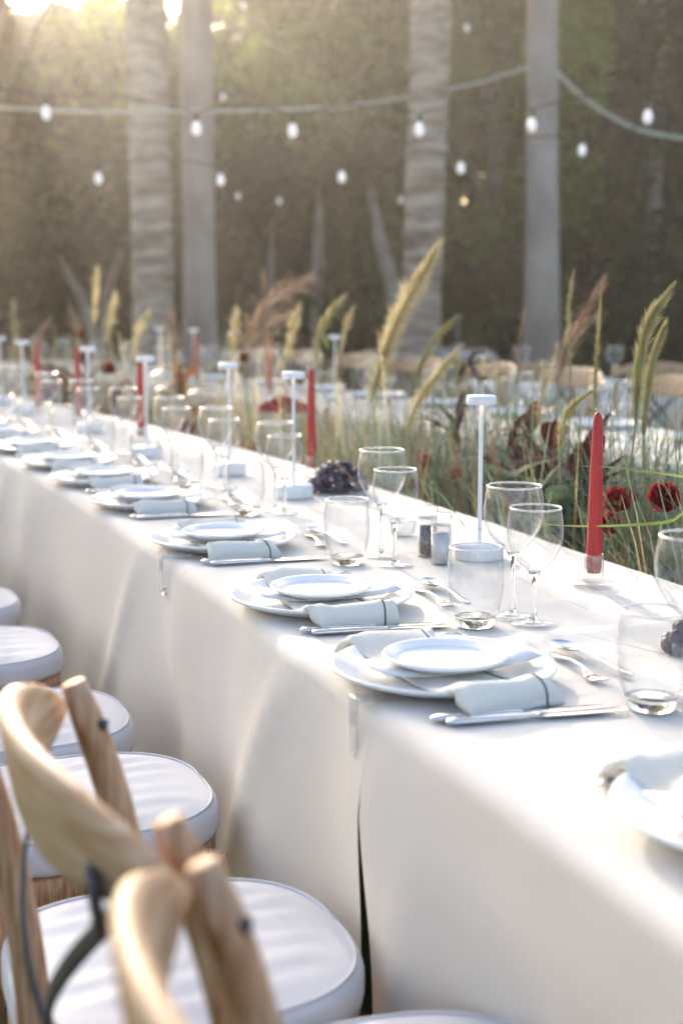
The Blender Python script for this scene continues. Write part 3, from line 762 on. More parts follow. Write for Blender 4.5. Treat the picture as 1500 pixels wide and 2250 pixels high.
for px, py in ((590, 735), (430, 730)):
    p = at_t(px, py, 1.95)
    PHO.place((p[0], p[1], CZT), 0, 'clear holder under the %s blurred red candle of the second row' % ('right' if px > 500 else 'left'), 'candle holders of the second row'); PCA.place((p[0], p[1], CZT - .002), 0, 'blurred red taper candle on the second table row, %s one' % ('right' if px > 500 else 'left'), 'candles of the second row')

# salt and pepper mills, glass dish, grapes
def make_mill(fill, name):
    o = thing(name, 'x', 'mill')
    obj('body', mesh('mb', *lathe([(.0003, .0005), (.0185, .0005), (.019, .002), (.019, .074), (.0003, .075)], 40)), M['acrylic'], o)
    obj('filling', mesh('mf', *lathe([(.0003, .004), (.0155, .004), (.0155, .060), (.0003, .061)], 32)), fill, o)
    cap = obj('cap', mesh('mc', *lathe([(.0003, .0765), (.0205, .0765), (.0208, .079), (.0198, .083), (.021, .085), (.0212, .097), (.020, .0995), (.0003, .1)], 40)), M['acrylic'], o)
    obj('collar', mesh('mk', *lathe([(.0003, .0752), (.0195, .0752), (.0195, .0764), (.0003, .0764)], 40)), M['steel'], cap)
    return o
for fill, px, py, nm, lab in ((M['salt'], 968, 1240, 'salt_mill', 'clear acrylic salt mill behind the tumbler'), (M['pepper'], 938, 1222, 'pepper_mill', 'clear acrylic pepper mill half hidden by the salt mill')):
    p = at_z(px, py, TZ); m_ = make_mill(fill, nm); m_.location = (p[0], p[1], CZT); tag(m_, lab, 'mill', 'mills')
p = at_z(885, 1178, TZ)
o = thing('glass_dish', 'small clear glass dish behind the pair of wine glasses', 'dish', (p[0], p[1], CZT))
obj('bowl', mesh('gd', *lathe([(.0003, .001), (.021, .001), (.025, .006), (.030, .030), (.031, .034), (.030, .0345), (.0285, .031), (.0235, .0075), (.0003, .005)], 44)), M['acrylic'], o)
obj('rim', mesh('gr', *lathe([(.0303 + .0012 * math.cos(q), .0345 + .0012 * math.sin(q)) for q in np.linspace(0, 6.283, 9)[:-1]], 44, close=True)), M['rim_glass'], o)
gm = mesh('grape', *lathe([(.0102 * math.sin(a) + .0002, .0118 * -math.cos(a)) for a in np.linspace(.02, math.pi - .02, 10)], 14))
def grapes(px, py, label, n, L, hgt, rz):
    p = at_z(px, py, TZ); o = thing('grape_bunch', label, 'grapes', (p[0], p[1], CZT), rz, 'bunches of grapes'); P = []
    tries = 0
    while len(P) < n and tries < 9000:
        tries += 1
        x = random.uniform(-L, L); u = (x + L) / (2 * L); w_ = .042 * math.sin(math.pi * min(.95, .12 + u * .8)) ** .7; hz = hgt * math.sin(math.pi * min(.95, .1 + u * .75)) ** .8
        y = random.uniform(-w_, w_); z = .011 + random.random() ** 1.3 * max(0, hz - .018) * (1 - (y / (w_ + .001)) ** 2)
        q = np.array([x, y, z])
        if all(np.linalg.norm(q - r) > .0178 for r in P): P.append(q)
    for q in P:
        g = obj('grape', gm, M['grape'], o, tuple(q)); g.rotation_euler = (random.uniform(-1, 1), random.uniform(-1, 1), random.uniform(0, 6)); k = random.uniform(.92, 1.12); g.scale = (k, k, k)
    obj('stalk', mesh('gs', *tube(bez([(L * .6, 0, hgt * .55), (L * .9, .004, hgt * .8), (L * 1.1, .012, hgt * 1.0)], 8), .0022, 6)), M['stem'], o)
grapes(742, 1082, 'bunch of dark purple grapes on the cloth beside a lamp base', 72, .072, .088, R(10))
grapes(1545, 1430, 'dark grapes at the right edge seen through a tumbler', 48, .06, .07, R(30))

# ---------------------------------------------------------------- flower bed plants
def root_of(p, t):
    s, _ = inv(p[0], p[1]); s += random.uniform(-.06, .06); x, y = st(s, t + random.uniform(-.08, .08)); return np.array([x, y, .08])
def plume_mesh(axis, rmax, n, hair):
    """feathery seed head: thousands of thin spikelets along a curved axis"""
    A = np.array(axis); m = len(A); u = rng.uniform(0, 1, n); k = u * (m - 1); i = np.minimum(k.astype(int), m - 2); fr = (k - i)[:, None]
    P = A[i] * (1 - fr) + A[i + 1] * fr; T = A[i + 1] - A[i]; T /= np.linalg.norm(T, axis=1)[:, None]
    ref = rng.normal(size=(n, 3)); N = np.cross(T, ref); N /= np.linalg.norm(N, axis=1)[:, None]
    env = np.sin(np.pi * np.clip(u * .86 + .10, 0, 1)) ** .75
    lump = .72 + .28 * np.sin(u * 23 + rng.uniform(0, 6)) * np.sin(u * 9 + 1) + .25 * rng.normal(size=n)
    rad = rmax * env * rng.uniform(.05, 1, n) ** 1.15 * np.clip(lump * 1.25, .2, 2.2)
    side = np.array([.4, .1, 0]) * rmax * .0
    B = P + N * (rad * .25)[:, None]; E = P + N * rad[:, None] + T * (hair * rng.uniform(.6, 1.3, n))[:, None] - np.array([0, 0, 1]) * (rad * .25)[:, None]
    W = np.cross(E - B, rng.normal(size=(n, 3))); W /= np.linalg.norm(W, axis=1)[:, None] + 1e-9; W *= rng.uniform(.0005, .0013, n)[:, None] * (rmax / .03) ** .35
    M_ = B * .45 + E * .55
    return np.concatenate([np.stack([B - W * .4, B + W * .4, M_ + W, M_ - W], 1), np.stack([M_ - W, M_ + W, E + W * .15, E - W * .15], 1)])
def plume(px_pts, t, wpx, m_, label, n=1500, stem='straw', kind='grass plume', name='grass_plume', hair=.03):
    n = int(n * .62); hair *= 1.35
    P = [at_t(x, y, t) for x, y in px_pts]
    o_base = root_of(P[-1], t)
    d = np.linalg.norm(P[0][:2]); r = wpx / F * d / 2
    o = thing(name, label, kind, tuple(o_base), 0, 'tall grass plumes in the flower bed')
    ax = bez([p - o_base for p in P[::-1]], 26)
    low = bez([np.zeros(3), (P[-1] - o_base) * np.array([.35, .35, .6]), P[-1] - o_base, P[-2] - o_base], 22)
    obj('stem', mesh('pst', *tube(np.vstack([low[:16], ax[1:14]]), np.linspace(.0035, .0012, 29), 6)), M[stem], o)
    hb = tuple(np.round(r, 4) for r in (r,))
    obj('seed_head', quads('plm', plume_mesh(ax, r, n, hair)), M[m_], o)
    return o
plume([(952, 558), (915, 625), (870, 710), (838, 800), (812, 890)], 1.18, 66, 'plume', 'largest tan feathery plume, leaning right in front of a palm trunk', 4200, hair=.05)
plume([(912, 610), (880, 680), (858, 740), (842, 800)], 1.24, 60, 'plume', 'tan feathery plume just behind the largest plume', 2600, hair=.05)
plume([(1258, 606), (1248, 680), (1252, 790)], 1.15, 17, 'plume_green', 'slim upright green plume left of the nearest red candle', 1500, 'stem', hair=.014)
plume([(1318, 662), (1310, 780), (1306, 890), (1316, 985)], 1.05, 22, 'plume_green', 'tall slim green plume directly behind the nearest red candle', 2000, 'stem', hair=.014)
plume([(1462, 650), (1425, 710), (1403, 800), (1394, 940)], 1.0, 44, 'plume_green', 'tall green and tan plume at the right edge', 3200, 'stem', hair=.03)
plume([(1452, 738), (1432, 800), (1418, 880), (1412, 960)], 1.08, 36, 'plume_green', 'shorter plume beside the tall one at the right edge', 2200, 'stem', hair=.03)
plume([(995, 702), (960, 740), (928, 795), (905, 860)], 1.25, 32, 'plume_green', 'arched green plume right of the largest tan plume', 1500, 'stem', hair=.03)
plume([(1000, 775), (955, 830), (915, 890), (880, 990)], 1.1, 46, 'plume', 'low tan plume under the arched green one', 1800, hair=.04)
plume([(1295, 862), (1258, 890), (1235, 935), (1228, 1000)], .98, 30, 'plume_green', 'short drooping golden plume left of the nearest red candle', 1500, hair=.018)
plume([(752, 655), (722, 690), (700, 740), (692, 810)], 1.25, 34, 'plume_green', 'curved plume left of the largest tan plume', 1400, hair=.035)
plume([(772, 685), (758, 725), (745, 790)], 1.3, 24, 'plume', 'small tan plume between two taller ones near the middle', 1000, hair=.03)
plume([(655, 680), (640, 730), (630, 800)], 1.3, 36, 'plume', 'tan plume above the red fan flower', 1400, hair=.03)
plume([(518, 690), (515, 740), (510, 800)], 1.3, 34, 'plume', 'tan plume left of the rust coloured grass', 1200, hair=.03)
plume([(325, 688), (305, 730), (290, 790)], 1.25, 32, 'plume', 'tan plume in front of the two left trunks', 1100, hair=.03)
plume([(214, 598), (211, 640), (207, 720)], 1.2, 28, 'plume', 'tall tan plume at far left', 1200, hair=.03)
plume([(252, 652), (244, 690), (236, 760)], 1.25, 30, 'plume', 'shorter tan plume beside the tall one at far left', 1100, hair=.03)
plume([(30, 668), (32, 710), (36, 780)], 1.25, 26, 'plume_green', 'plume at the left edge of the picture', 900, hair=.03)
plume([(110, 700), (90, 730), (80, 790)], 1.25, 34, 'plume_rust', 'rust plume at the left behind the lamps', 900, hair=.03)
plume([(672, 618), (625, 640), (570, 690), (530, 760)], 1.35, 120, 'plume_rust', 'wide rust coloured feathery grass leaning right in the middle', 480, hair=.07)
plume([(640, 690), (600, 710), (560, 745), (540, 800)], 1.4, 110, 'plume_rust', 'lower rust coloured feathery grass in the middle', 450, hair=.06)
plume([(595, 645), (570, 680), (550, 740)], 1.3, 26, 'plume_rust', 'thin rust plume left of the wide one', 700, hair=.03)
plume([(1300, 660), (1270, 720), (1240, 780), (1222, 850)], 1.4, 70, 'plume_rust', 'airy dark red grass behind the slim green plumes', 420, hair=.07)
plume([(1150, 690), (1140, 760), (1136, 850)], 1.35, 18, 'plume_rust', 'thin brown seed stalk right of the nearest lamp', 500, hair=.02)
plume([(160, 690), (175, 730), (180, 790)], 1.3, 50, 'plume_rust', 'dark rust grass left of the tall plume at far left', 700, hair=.05)
plume([(375, 700), (380, 740), (385, 800)], 1.3, 40, 'plume_rust', 'reddish grass between the two left trunks', 700, hair=.04)

# blades
def bed_base(s0, s1, t0=.90, t1=1.58):
    def fn(n):
        s = rng.uniform(s0, s1, n); t = rng.uniform(t0, t1, n); X = np.array([st(a, b) for a, b in zip(s, t)]); return np.column_stack([X, np.full(n, .08)])
    return fn
tag(obj('blue_green_grass', quads('bg', ribbon_field(4200, bed_base(-.3, 2.6), .45, 1.08, .002, .0055, .6, 6)), M['blade']), 'blue green grass blades filling the flower bed at right', 'grass', kind='stuff')
tag(obj('broad_grass', quads('brg', ribbon_field(420, bed_base(-.4, 2.2, .92, 1.3), .6, 1.0, .004, .008, .8, 8)), M['blade']), 'broad arching blue green grass blades beyond the table edge', 'grass', kind='stuff')
tag(obj('tan_grass', quads('tg', ribbon_field(4800, bed_base(.4, 9), .45, 1.0, .0018, .005, .5, 6)), M['blade_dry']), 'dry tan grass blades filling the flower bed', 'grass', kind='stuff')
tag(obj('green_grass', quads('gg', ribbon_field(1500, bed_base(1.0, 9), .4, .95, .002, .005, .45, 6)), M['blade']), 'green grass blades among the dry ones in the bed', 'grass', kind='stuff')
# wispy seed sprays in front, low over the table edge
def sprays(n, s0, s1, t0, t1, z0, z1):
    Q = []
    for _ in range(n):
        s, t = rng.uniform(s0, s1), rng.uniform(t0, t1); x, y = st(s, t); zt = rng.uniform(z0, z1); az = rng.uniform(0, 6.28); d = rng.uniform(.02, .16)
        b = np.array([x, y, .3]); e = np.array([x + d * math.cos(az), y + d * math.sin(az), zt]); ax = bez([b, b * .5 + e * .5 + np.array([0, 0, .06]), e], 9)
        for i in range(8):
            W = np.array([.0008, .0004, 0]); Q.append(np.stack([ax[i] - W, ax[i] + W, ax[i + 1] + W, ax[i + 1] - W]))
        k = 46
        u = rng.uniform(.55, 1, k); P = np.array([ax[min(int(q * 8), 7)] * (1 - (q * 8 % 1)) + ax[min(int(q * 8) + 1, 8)] * (q * 8 % 1) for q in u])
        D = rng.normal(size=(k, 3)); D[:, 2] = np.abs(D[:, 2]); D /= np.linalg.norm(D, axis=1)[:, None]; E_ = P + D * rng.uniform(.006, .024, k)[:, None]
        W = np.cross(D, rng.normal(size=(k, 3))); W /= np.linalg.norm(W, axis=1)[:, None]; W *= .0011
        Q += list(np.stack([P - W * .4, P + W * .4, E_ + W, E_ - W], 1))
    return np.array(Q)
tag(obj('seed_sprays', quads('sps', sprays(170, -.2, 3.2, .86, 1.25, .62, .98)), M['seed']), 'wispy brown seed sprays leaning over the table edge', 'grass', kind='stuff')
tag(obj('pale_seed_sprays', quads('sps2', sprays(120, 1.5, 8, .9, 1.5, .8, 1.12)), M['plume']), 'pale seed sprays in the far part of the bed', 'grass', kind='stuff')
# single blades crossing in front of the nearest candle
def blade(px, t_list, wd, m_, label):
    P = np.array([at_t(x, y, t) for (x, y), t in zip(px, t_list)]); b = root_of(P[-1], 1.0)
    low = P[-1] * .5 + b * .5 + np.array([.04, 0, .10]); ax = bez(list(P) + [low, b], 34) - b
    n = len(ax); w_ = wd * np.clip(np.linspace(0, 1, n) * 2.2 + .08, 0, 1)
    v = []; f = []
    for i in range(n): W = np.array([.1, .25, 1.0]) if i < n * .7 else np.array([1, .2, .2]); W = W / np.linalg.norm(W) * w_[i]; v += [ax[i] - W, ax[i] + np.array([.0, -.0006, 0]), ax[i] + W]
    for i in range(n - 1): f += [(3 * i, 3 * i + 1, 3 * i + 4, 3 * i + 3), (3 * i + 1, 3 * i + 2, 3 * i + 5, 3 * i + 4)]
    return tag(obj('arching_grass', mesh('blade', v, f), M[m_], loc=tuple(b)), label, 'grass', 'long single grass leaves')
blade([(1172, 1150), (1260, 1156), (1380, 1154), (1470, 1146), (1560, 1132)], (.72, .66, .62, .66, .80), .0027, 'blade_green', 'long fresh green blade crossing the lower part of the nearest candle')
blade([(1268, 1024), (1330, 1026), (1420, 1036), (1500, 1048), (1570, 1070)], (.66, .64, .66, .72, .85), .0020, 'blade_green', 'long thin green blade crossing the middle of the nearest candle')
blade([(1010, 1010), (1060, 1020), (1120, 1040), (1190, 1060), (1240, 1070)], (.95, .96, .98, 1.0, 1.05), .006, 'blade', 'blue green blade behind the nearest wine glasses')
blade([(1240, 1010), (1215, 1035), (1195, 1060), (1180, 1100)], (.94, .95, .97, 1.0), .008, 'blade', 'broad bent blue green blade above the smaller wine glass')
blade([(1228, 1008), (1180, 1018), (1140, 1036), (1100, 1075)], (.96, .96, .97, 1.0), .007, 'blade', 'arching blue green blade beside the nearest lamp')
blade([(692, 660), (700, 700), (712, 740), (716, 800)], (1.3, 1.3, 1.3, 1.3), .008, 'blade_green', 'upright yellow green blade near the middle')

# red blooms with separate petals
def petal_mesh(R_, curl):
    v, f = [], []; n, m = 7, 6
    for i in range(n):
        u = i / (n - 1)
        for j in range(m):
            q = -1 + 2 * j / (m - 1); w_ = R_ * .62 * math.sin(math.pi * (.12 + .80 * u)) ** .6
            v.append((R_ * u * (1 - .25 * curl * u), q * w_, R_ * (.75 * curl * u ** 1.5 + .16 * q * q * u) + .06 * R_ * math.sin(6 * q + 4 * u) * u))
    for i in range(n - 1):
        for j in range(m - 1): f.append((i * m + j, (i + 1) * m + j, (i + 1) * m + j + 1, i * m + j + 1))
    return mesh('petal', v, f)
PM = [petal_mesh(1, c) for c in (.25, .75, 1.35)]
for m_ in PM: m_.materials.append(M['petal'])
def bloom(px, py, t, wpx, label, tilt):
    p = at_t(px, py, t); d = np.linalg.norm(p[:2]); r = wpx / F * d / 2; b = root_of(p, t)
    r *= 1.0; o = thing('red_bloom', label, 'flower', tuple(b), 0, 'red blooms in the bed')
    q = p - b
    obj('stem', mesh('bst', *tube(bez([(0, 0, 0), q * np.array([.4, .4, .6]), q * np.array([1, 1, .93])], 12), .0028, 6)), M['stem'], o)
    for ring, (mi, n, sc_, h) in enumerate(((0, 9, 1.0, 0), (0, 8, .92, .06), (1, 8, .85, .10), (1, 7, .70, .16), (2, 6, .55, .20), (2, 5, .38, .24))):
        for k in range(n):
            e = obj('petal', PM[mi], M['petal'], o, tuple(q + np.array([0, 0, (h - .2) * r])))
            e.rotation_euler = (Euler((tilt[0] + .55, tilt[1], 0)).to_matrix() @ Euler((random.uniform(-.2, .2), random.uniform(-.25, .15), 2 * math.pi * (k + .5 * (ring % 2) + random.uniform(-.2, .2)) / n)).to_matrix()).to_euler(); g = r * sc_ * random.uniform(.9, 1.08); e.scale = (g, g, g)
    return o
bloom(1456, 1090, .92, 78, 'large deep red bloom at the right edge', (.3, 0))
bloom(1352, 1098, .95, 66, 'deep red bloom just right of the nearest candle', (.2, .1))
bloom(1338, 1148, .92, 54, 'bright red bloom low beside the nearest candle', (.4, -.2))
bloom(1378, 1088, 1.05, 44, 'dark red bloom behind the two beside the candle', (.2, .2))
bloom(908, 1065, .95, 30, 'small red bloom beyond the table edge left of the nearest lamp', (.3, 0))
bloom(935, 1012, 1.0, 34, 'small red bloom above another one left of the nearest lamp', (.3, 0))
bloom(1000, 1040, 1.0, 30, 'small red bloom behind the nearest lamp', (.3, 0))
bloom(560, 985, 1.0, 34, 'small blurred red bloom behind the fourth wine glass pair', (.3, 0))
bloom(405, 940, .95, 48, 'blurred red bloom low beside the third lamp', (.3, 0))
bloom(240, 810, 1.1, 34, 'blurred crimson bloom right of the fifth lamp', (.3, 0))
bloom(262, 860, 1.05, 34, 'blurred crimson bloom low at left', (.3, 0))
bloom(175, 735, 1.2, 26, 'blurred dusky red bloom at far left', (.3, 0))
bloom(535, 785, 1.3, 28, 'blurred red bloom in the middle of the bed', (.3, 0))
bloom(128, 850, 1.0, 36, 'blurred dark red bloom at left behind the glasses', (.3, 0))
def pink(px, py, t, wpx, label):
    pass
# red cockscomb: a ruffled velvet fan
p = at_t(622, 905, 1.02); b = root_of(p, 1.02)
o = thing('cockscomb', 'ruffled red fan shaped flower head behind the second lamp', 'flower', tuple(b))
obj('stem', mesh('cst', *tube(bez([(0, 0, 0), (p - b) * np.array([.4, .4, .5]), p - b], 10), np.linspace(.004, .006, 10), 6)), M['stem'], o)
v, f = [], []; nu, nv = 70, 9; d = np.linalg.norm(p[:2]); Rr = 52 / F * d
for i in range(nu):
    a = math.pi * (.02 + .96 * i / (nu - 1))
    for j in range(nv):
        q = j / (nv - 1); rr_ = Rr * (.15 + .85 * q) * (1 + .08 * math.sin(a * 5)); wv = .020 * q ** 1.5 * math.sin(a * 17 + 2 * q) + .006 * q * math.sin(a * 41)
        v.append((p[0] - b[0] + 1.0 * rr_ * math.cos(a), p[1] - b[1] + wv, p[2] - b[2] + .62 * rr_ * math.sin(a) + .006 * q * math.sin(a * 29)))
for i in range(nu - 1):
    for j in range(nv - 1): f.append((i * nv + j, (i + 1) * nv + j, (i + 1) * nv + j + 1, i * nv + j + 1))
fo = obj('fan', mesh('fan', v, f), M['coral'], o); sm = fo.modifiers.new('t', 'SOLIDIFY'); sm.thickness = .012; sm.offset = 0
# burgundy leaves
def leaf_shape(L, W_, bend, fold):
    v, f = [], []; n, m = 12, 5
    for i in range(n):
        u = i / (n - 1); w_ = W_ * math.sin(math.pi * (.04 + .96 * u) ** .8) ** .9 if u < 1 else 0
        for j in range(m):
            q = -1 + 2 * j / (m - 1); v.append((q * w_, -bend * L * u * u + fold * abs(q) * w_ * .8, L * (u - .25 * bend * u * u) ))
    for i in range(n - 1):
        for j in range(m - 1): f.append((i * m + j, (i + 1) * m + j, (i + 1) * m + j + 1, i * m + j + 1))
    return mesh('leaf', v, f)
LFM = {k: [leaf_shape(1, .17, .35, .5), leaf_shape(1, .24, .6, .3), leaf_shape(1, .13, .15, .7)] for k in ('burgundy', 'rust', 'blade')}
for k in LFM:
    for m_ in LFM[k]: m_.materials.append(M[k])
def leafy(px, py, t, hpx, n, m_, label):
    p = at_t(px, py, t); d = np.linalg.norm(p[:2]); b = root_of(p, t); q = p - b; h = hpx * 1.35 / F * d
    o = thing('leafy_plant', label, 'plant', tuple(b), 0, 'dark leaved plants in the bed')
    obj('stem', mesh('lst', *tube(bez([(0, 0, 0), q * np.array([.5, .5, .5]), q], 10), .0035, 6)), M['burgundy'], o)
    for k in range(int(n * 1.5)):
        u = random.uniform(.45, 1.0); e = obj('leaf', random.choice(LFM[m_]), M[m_], o, tuple(q * np.array([u, u, .35 + .62 * u])))
        e.rotation_euler = (random.uniform(.1, 1.0), 0, random.uniform(0, 6.28)); g = h * random.uniform(.5, 1); e.scale = (g, g, g)
leafy(1130, 925, 1.15, 120, 9, 'burgundy', 'plant with upright burgundy leaves right of the nearest lamp')
leafy(1220, 920, 1.1, 130, 10, 'burgundy', 'burgundy leaved plant left of the nearest candle')
leafy(1275, 1010, 1.05, 150, 11, 'burgundy', 'dark burgundy clump low beside the nearest candle')
leafy(1170, 910, 1.2, 100, 8, 'rust', 'rust leaved plant between two burgundy ones')
leafy(1010, 905, 1.2, 90, 7, 'burgundy', 'burgundy leaves behind the nearest lamp stem')
leafy(1160, 1040, 1.1, 150, 10, 'burgundy', 'dark low clump behind the nearest wine glasses')
leafy(1090, 1060, 1.05, 140, 9, 'blade', 'low green leaved clump right of the nearest lamp')
leafy(1235, 1080, 1.0, 150, 9, 'blade', 'low green leaved clump left of the nearest candle')
leafy(265, 900, 1.1, 110, 9, 'burgundy', 'blurred burgundy plant at left between two lamps')
leafy(150, 860, 1.15, 130, 9, 'burgundy', 'blurred burgundy plant at far left')
leafy(190, 780, 1.3, 90, 8, 'burgundy', 'blurred dusky plant behind the leftmost candles')
leafy(395, 800, 1.3, 90, 7, 'rust', 'blurred rust leaved plant left of the middle')
# hooked dark bud
P = [at_t(x, y, 1.15) for x, y in ((1062, 772), (1040, 775), (1032, 795), (1045, 818), (1062, 832), (1090, 870))]; b = root_of(P[-1], 1.15)
o = thing('hooked_bud', 'drooping hooked burgundy flower spike above the nearest lamp', 'flower', tuple(b))
obj('stem', mesh('hst', *tube(bez([np.zeros(3), (P[-1] - b) * np.array([.6, .6, .5]), P[-1] - b, P[-2] - b], 14), .0022, 6)), M['stem'], o)
ax = bez([q - b for q in P[:5][::-1]], 22)
obj('spike', quads('hsp', plume_mesh(ax, .016, 900, .006)), M['burgundy'], o)
obj('core', mesh('hco', *tube(ax, np.linspace(.008, .002, 22), 8)), M['burgundy'], o)

# ---------------------------------------------------------------- palms and the wood behind
def frond_quads(L, droop, n=34):
    Q = []; ax = np.array([(L * u, 0, L * (.42 * u - droop * u * u)) for u in np.linspace(0, 1, n)])
    for i in range(2, n):
        ln = .62 * math.sin(math.pi * (.12 + .80 * i / n)) ** .6
        for sgn in (-1, 1):
            T = np.array([.55, sgn * .8, -.25]); T /= np.linalg.norm(T); e = ax[i] + T * ln; W = np.array([.022, 0, 0]); md = ax[i] * .5 + e * .5 + np.array([0, 0, .03])
            Q += [np.stack([ax[i] - W * .5, ax[i] + W * .5, md + W, md - W]), np.stack([md - W, md + W, e + W * .1, e - W * .1])]
    for i in range(n - 1): W = np.array([0, .018, 0]) * (1 - i / n); Q.append(np.stack([ax[i] - W, ax[i] + W, ax[i + 1] + W, ax[i + 1] - W]))
    return np.array(Q)
FR = [quads('fr', frond_quads(2.3, d)) for d in (.55, .85, 1.2)]
for m_ in FR: m_.materials.append(M['frond'])
def palm(px_top, px_bot, py_bot, Y, wpx_t, wpx_b, rough, label, H=9.2):
    p0 = at_y(px_bot, py_bot, Y); p1 = at_y(px_top, 0, Y); dirx = (p1[0] - p0[0]) / (p1[2] - p0[2])
    bx_ = p0[0] - dirx * p0[2]; o = thing('palm_tree', label, 'palm', (bx_, Y, 0), 0, 'palms behind the tables')
    rb, rt = wpx_b / F * Y / 2 * 1.0, wpx_t / F * Y / 2
    v, f = [], []; n = 26; Z = np.arange(-.1, H, .045 if rough else .12); k = 0
    for i, z in enumerate(Z):
        r = rb + (rt - rb) * min(1, z / 4.5) + .10 * math.exp(-max(z, 0) * 2.2)
        for j in range(n):
            a = 2 * math.pi * j / n
            if rough:   # leaf-base scars in staggered rings
                ph = (z / .21 + .5 * (int(z / .21) % 2)); rr_ = r * (1 + .12 * (1 - (z / .21) % 1) * (.55 + .45 * math.sin(a * 7 + (int(z / .21) % 2) * 1.6 + 2 * math.sin(z * 3))) + .02 * math.sin(3 * a + z * 5) + .012 * random.uniform(-1, 1))
            else: rr_ = r * (1 + .02 * math.sin(2 * a + z * 2.1) + .012 * math.sin(z * 22) + .006 * random.uniform(-1, 1))
            v.append((dirx * z + rr_ * math.cos(a), rr_ * math.sin(a), z))
    for i in range(len(Z) - 1):
        for j in range(n): l = (j + 1) % n; f.append((i * n + j, i * n + l, (i + 1) * n + l, (i + 1) * n + j))
    obj('trunk', mesh('ptk', v, f), M['palm_rough' if rough else 'palm_smooth'], o)
    for k in range(26):
        e = obj('frond', FR[k % 3], M['frond'], o, (dirx * H, 0, H - .1 + .2 * random.random()), random.uniform(0, 6.28)); e.rotation_euler[1] = random.uniform(-.55, .25); e.scale = (1.0,) * 3
    return o
palm(322, 337, 690, 11.4, 84, 82, True, 'rough barked palm trunk, leftmost', 9.0)
palm(430, 440, 720, 11.9, 72, 68, False, 'smooth grey palm trunk close beside the leftmost one', 9.6)
palm(948, 923, 730, 11.2, 84, 78, True, 'rough barked palm trunk leaning slightly right, right of the middle', 8.8)
palm(1191, 1189, 770, 11.6, 62, 76, False, 'smooth grey palm trunk holding the pale rope', 9.4)

def leaf_cloud(n, clumps, size, flat=.6):
    """leaf quads spread through many clumps"""
    ci = rng.integers(0, len(clumps), n); Cc = np.array([c[:3] for c in clumps])[ci]; rr_ = np.array([c[3] for c in clumps])[ci]
    D = rng.normal(size=(n, 3)); D /= np.linalg.norm(D, axis=1)[:, None]; P = Cc + D * (rr_ * rng.uniform(.25, 1, n) ** .55)[:, None] * np.array([1, 1, flat + .2])
    N = D + rng.normal(size=(n, 3)) * .7; N[:, 2] += .5; N /= np.linalg.norm(N, axis=1)[:, None]
    U = np.cross(N, rng.normal(size=(n, 3))); U /= np.linalg.norm(U, axis=1)[:, None]; W = np.cross(N, U); s_ = size * rng.uniform(.6, 1.4, n)[:, None]
    return np.stack([P - U * s_ * .5, P + W * s_ * .26, P + U * s_ * .5, P - W * s_ * .26], 1)
def make_tree(seed, H, rx, n, m_, size, trunk_h=1.4, lean=0):
    r = np.random.default_rng(seed); o = thing('broadleaf_tree', 'x', 'tree')
    cl = []
    for k in range(46):
        u = r.uniform(0, 1) ** .8; z = trunk_h + (H - trunk_h) * u; w_ = rx * (1 - .55 * u ** 2) * r.uniform(.1, 1) ** .6; a = r.uniform(0, 6.28)
        cl.append((w_ * math.cos(a) + lean * z, w_ * math.sin(a) * .8, z, r.uniform(.28, .62)))
    pts = [(lean * z, .04 * math.sin(z * 2 + seed), z) for z in np.linspace(-.1, H * .8, 12)]
    parts = [tube(pts, np.linspace(.14, .03, 12), 10)]
    for k in range(0, 46, 3):
        c = cl[k]; z0 = max(.6, c[2] * .55); parts.append(tube(bez([(lean * z0, 0, z0), (c[0] * .5 + lean * z0 * .5, c[1] * .5, (z0 + c[2]) / 2 + .15), c[:3]], 8), np.linspace(.05, .012, 8), 6))
    obj('trunk', mesh('tk', *join(*parts)), M['bark'], o)
    obj('crown', quads('cr', leaf_cloud(n, cl, size)), M[m_], o)
    return o
TA = Proto(make_tree(3, 4.9, 1.5, 9000, 'leaf', .13)); TB = Proto(make_tree(4, 5.2, 1.7, 9000, 'leaf_dark', .14)); TCn = Proto(make_tree(5, 4.6, 1.5, 8000, 'leaf_brown', .14))
def tree(P, px, Y, rz, k, label, grp='trees behind the palms'):
    x = (px - 750) / F * Y; P.place((x, Y, 0), rz, label, grp, (k, k, k * random.uniform(.95, 1.05)))
tree(TA, 690, 15.6, 0, 1.02, 'bright green leafy tree between the left and middle palms')
tree(TA, 1085, 15.0, 2, 1.12, 'bright green leafy tree between the two right palms')
tree(TA, 800, 16.8, 4, 1.18, 'leafy green tree behind the middle of the picture')
tree(TA, 1290, 15.8, 1, 1.05, 'leafy green tree just left of the dark cypress')
tree(TB, 950, 17.5, 0, 1.2, 'dark tree behind the right rough palm')
tree(TB, 1230, 17.8, 3, 1.2, 'dark tree behind the smooth right palm')
tree(TB, 700, 18.4, 5, 1.15, 'dark tree in the shade behind the middle')
tree(TB, 1480, 17.0, 2, 1.25, 'dark tree at the right edge behind the cypress')
tree(TCn, 520, 17.2, 1, .94, 'brownish tree behind the smooth left palm')
tree(TCn, 130, 16.0, 2, .92, 'brownish tree in the sun glow at far left')
tree(TCn, 330, 17.0, 4, .95, 'brownish tree behind the leftmost palm')
tree(TCn, -80, 16.5, 0, 1.0, 'brownish tree at the left edge in the glow')
tree(TB, 230, 19.2, 4, .92, 'dark tree deep behind the leftmost palm')
tree(TB, 20, 19.5, 1, .92, 'dark tree deep at the left edge')
tree(TB, 1040, 18.6, 1, 1.1, 'dark tree deep between the two right palms')
tree(TB, 640, 19.0, 2, 1.1, 'dark tree deep behind the thin upright trunk')
TS = Proto(make_tree(12, 6.6, 1.7, 2100, 'leaf', .16, 2.2))
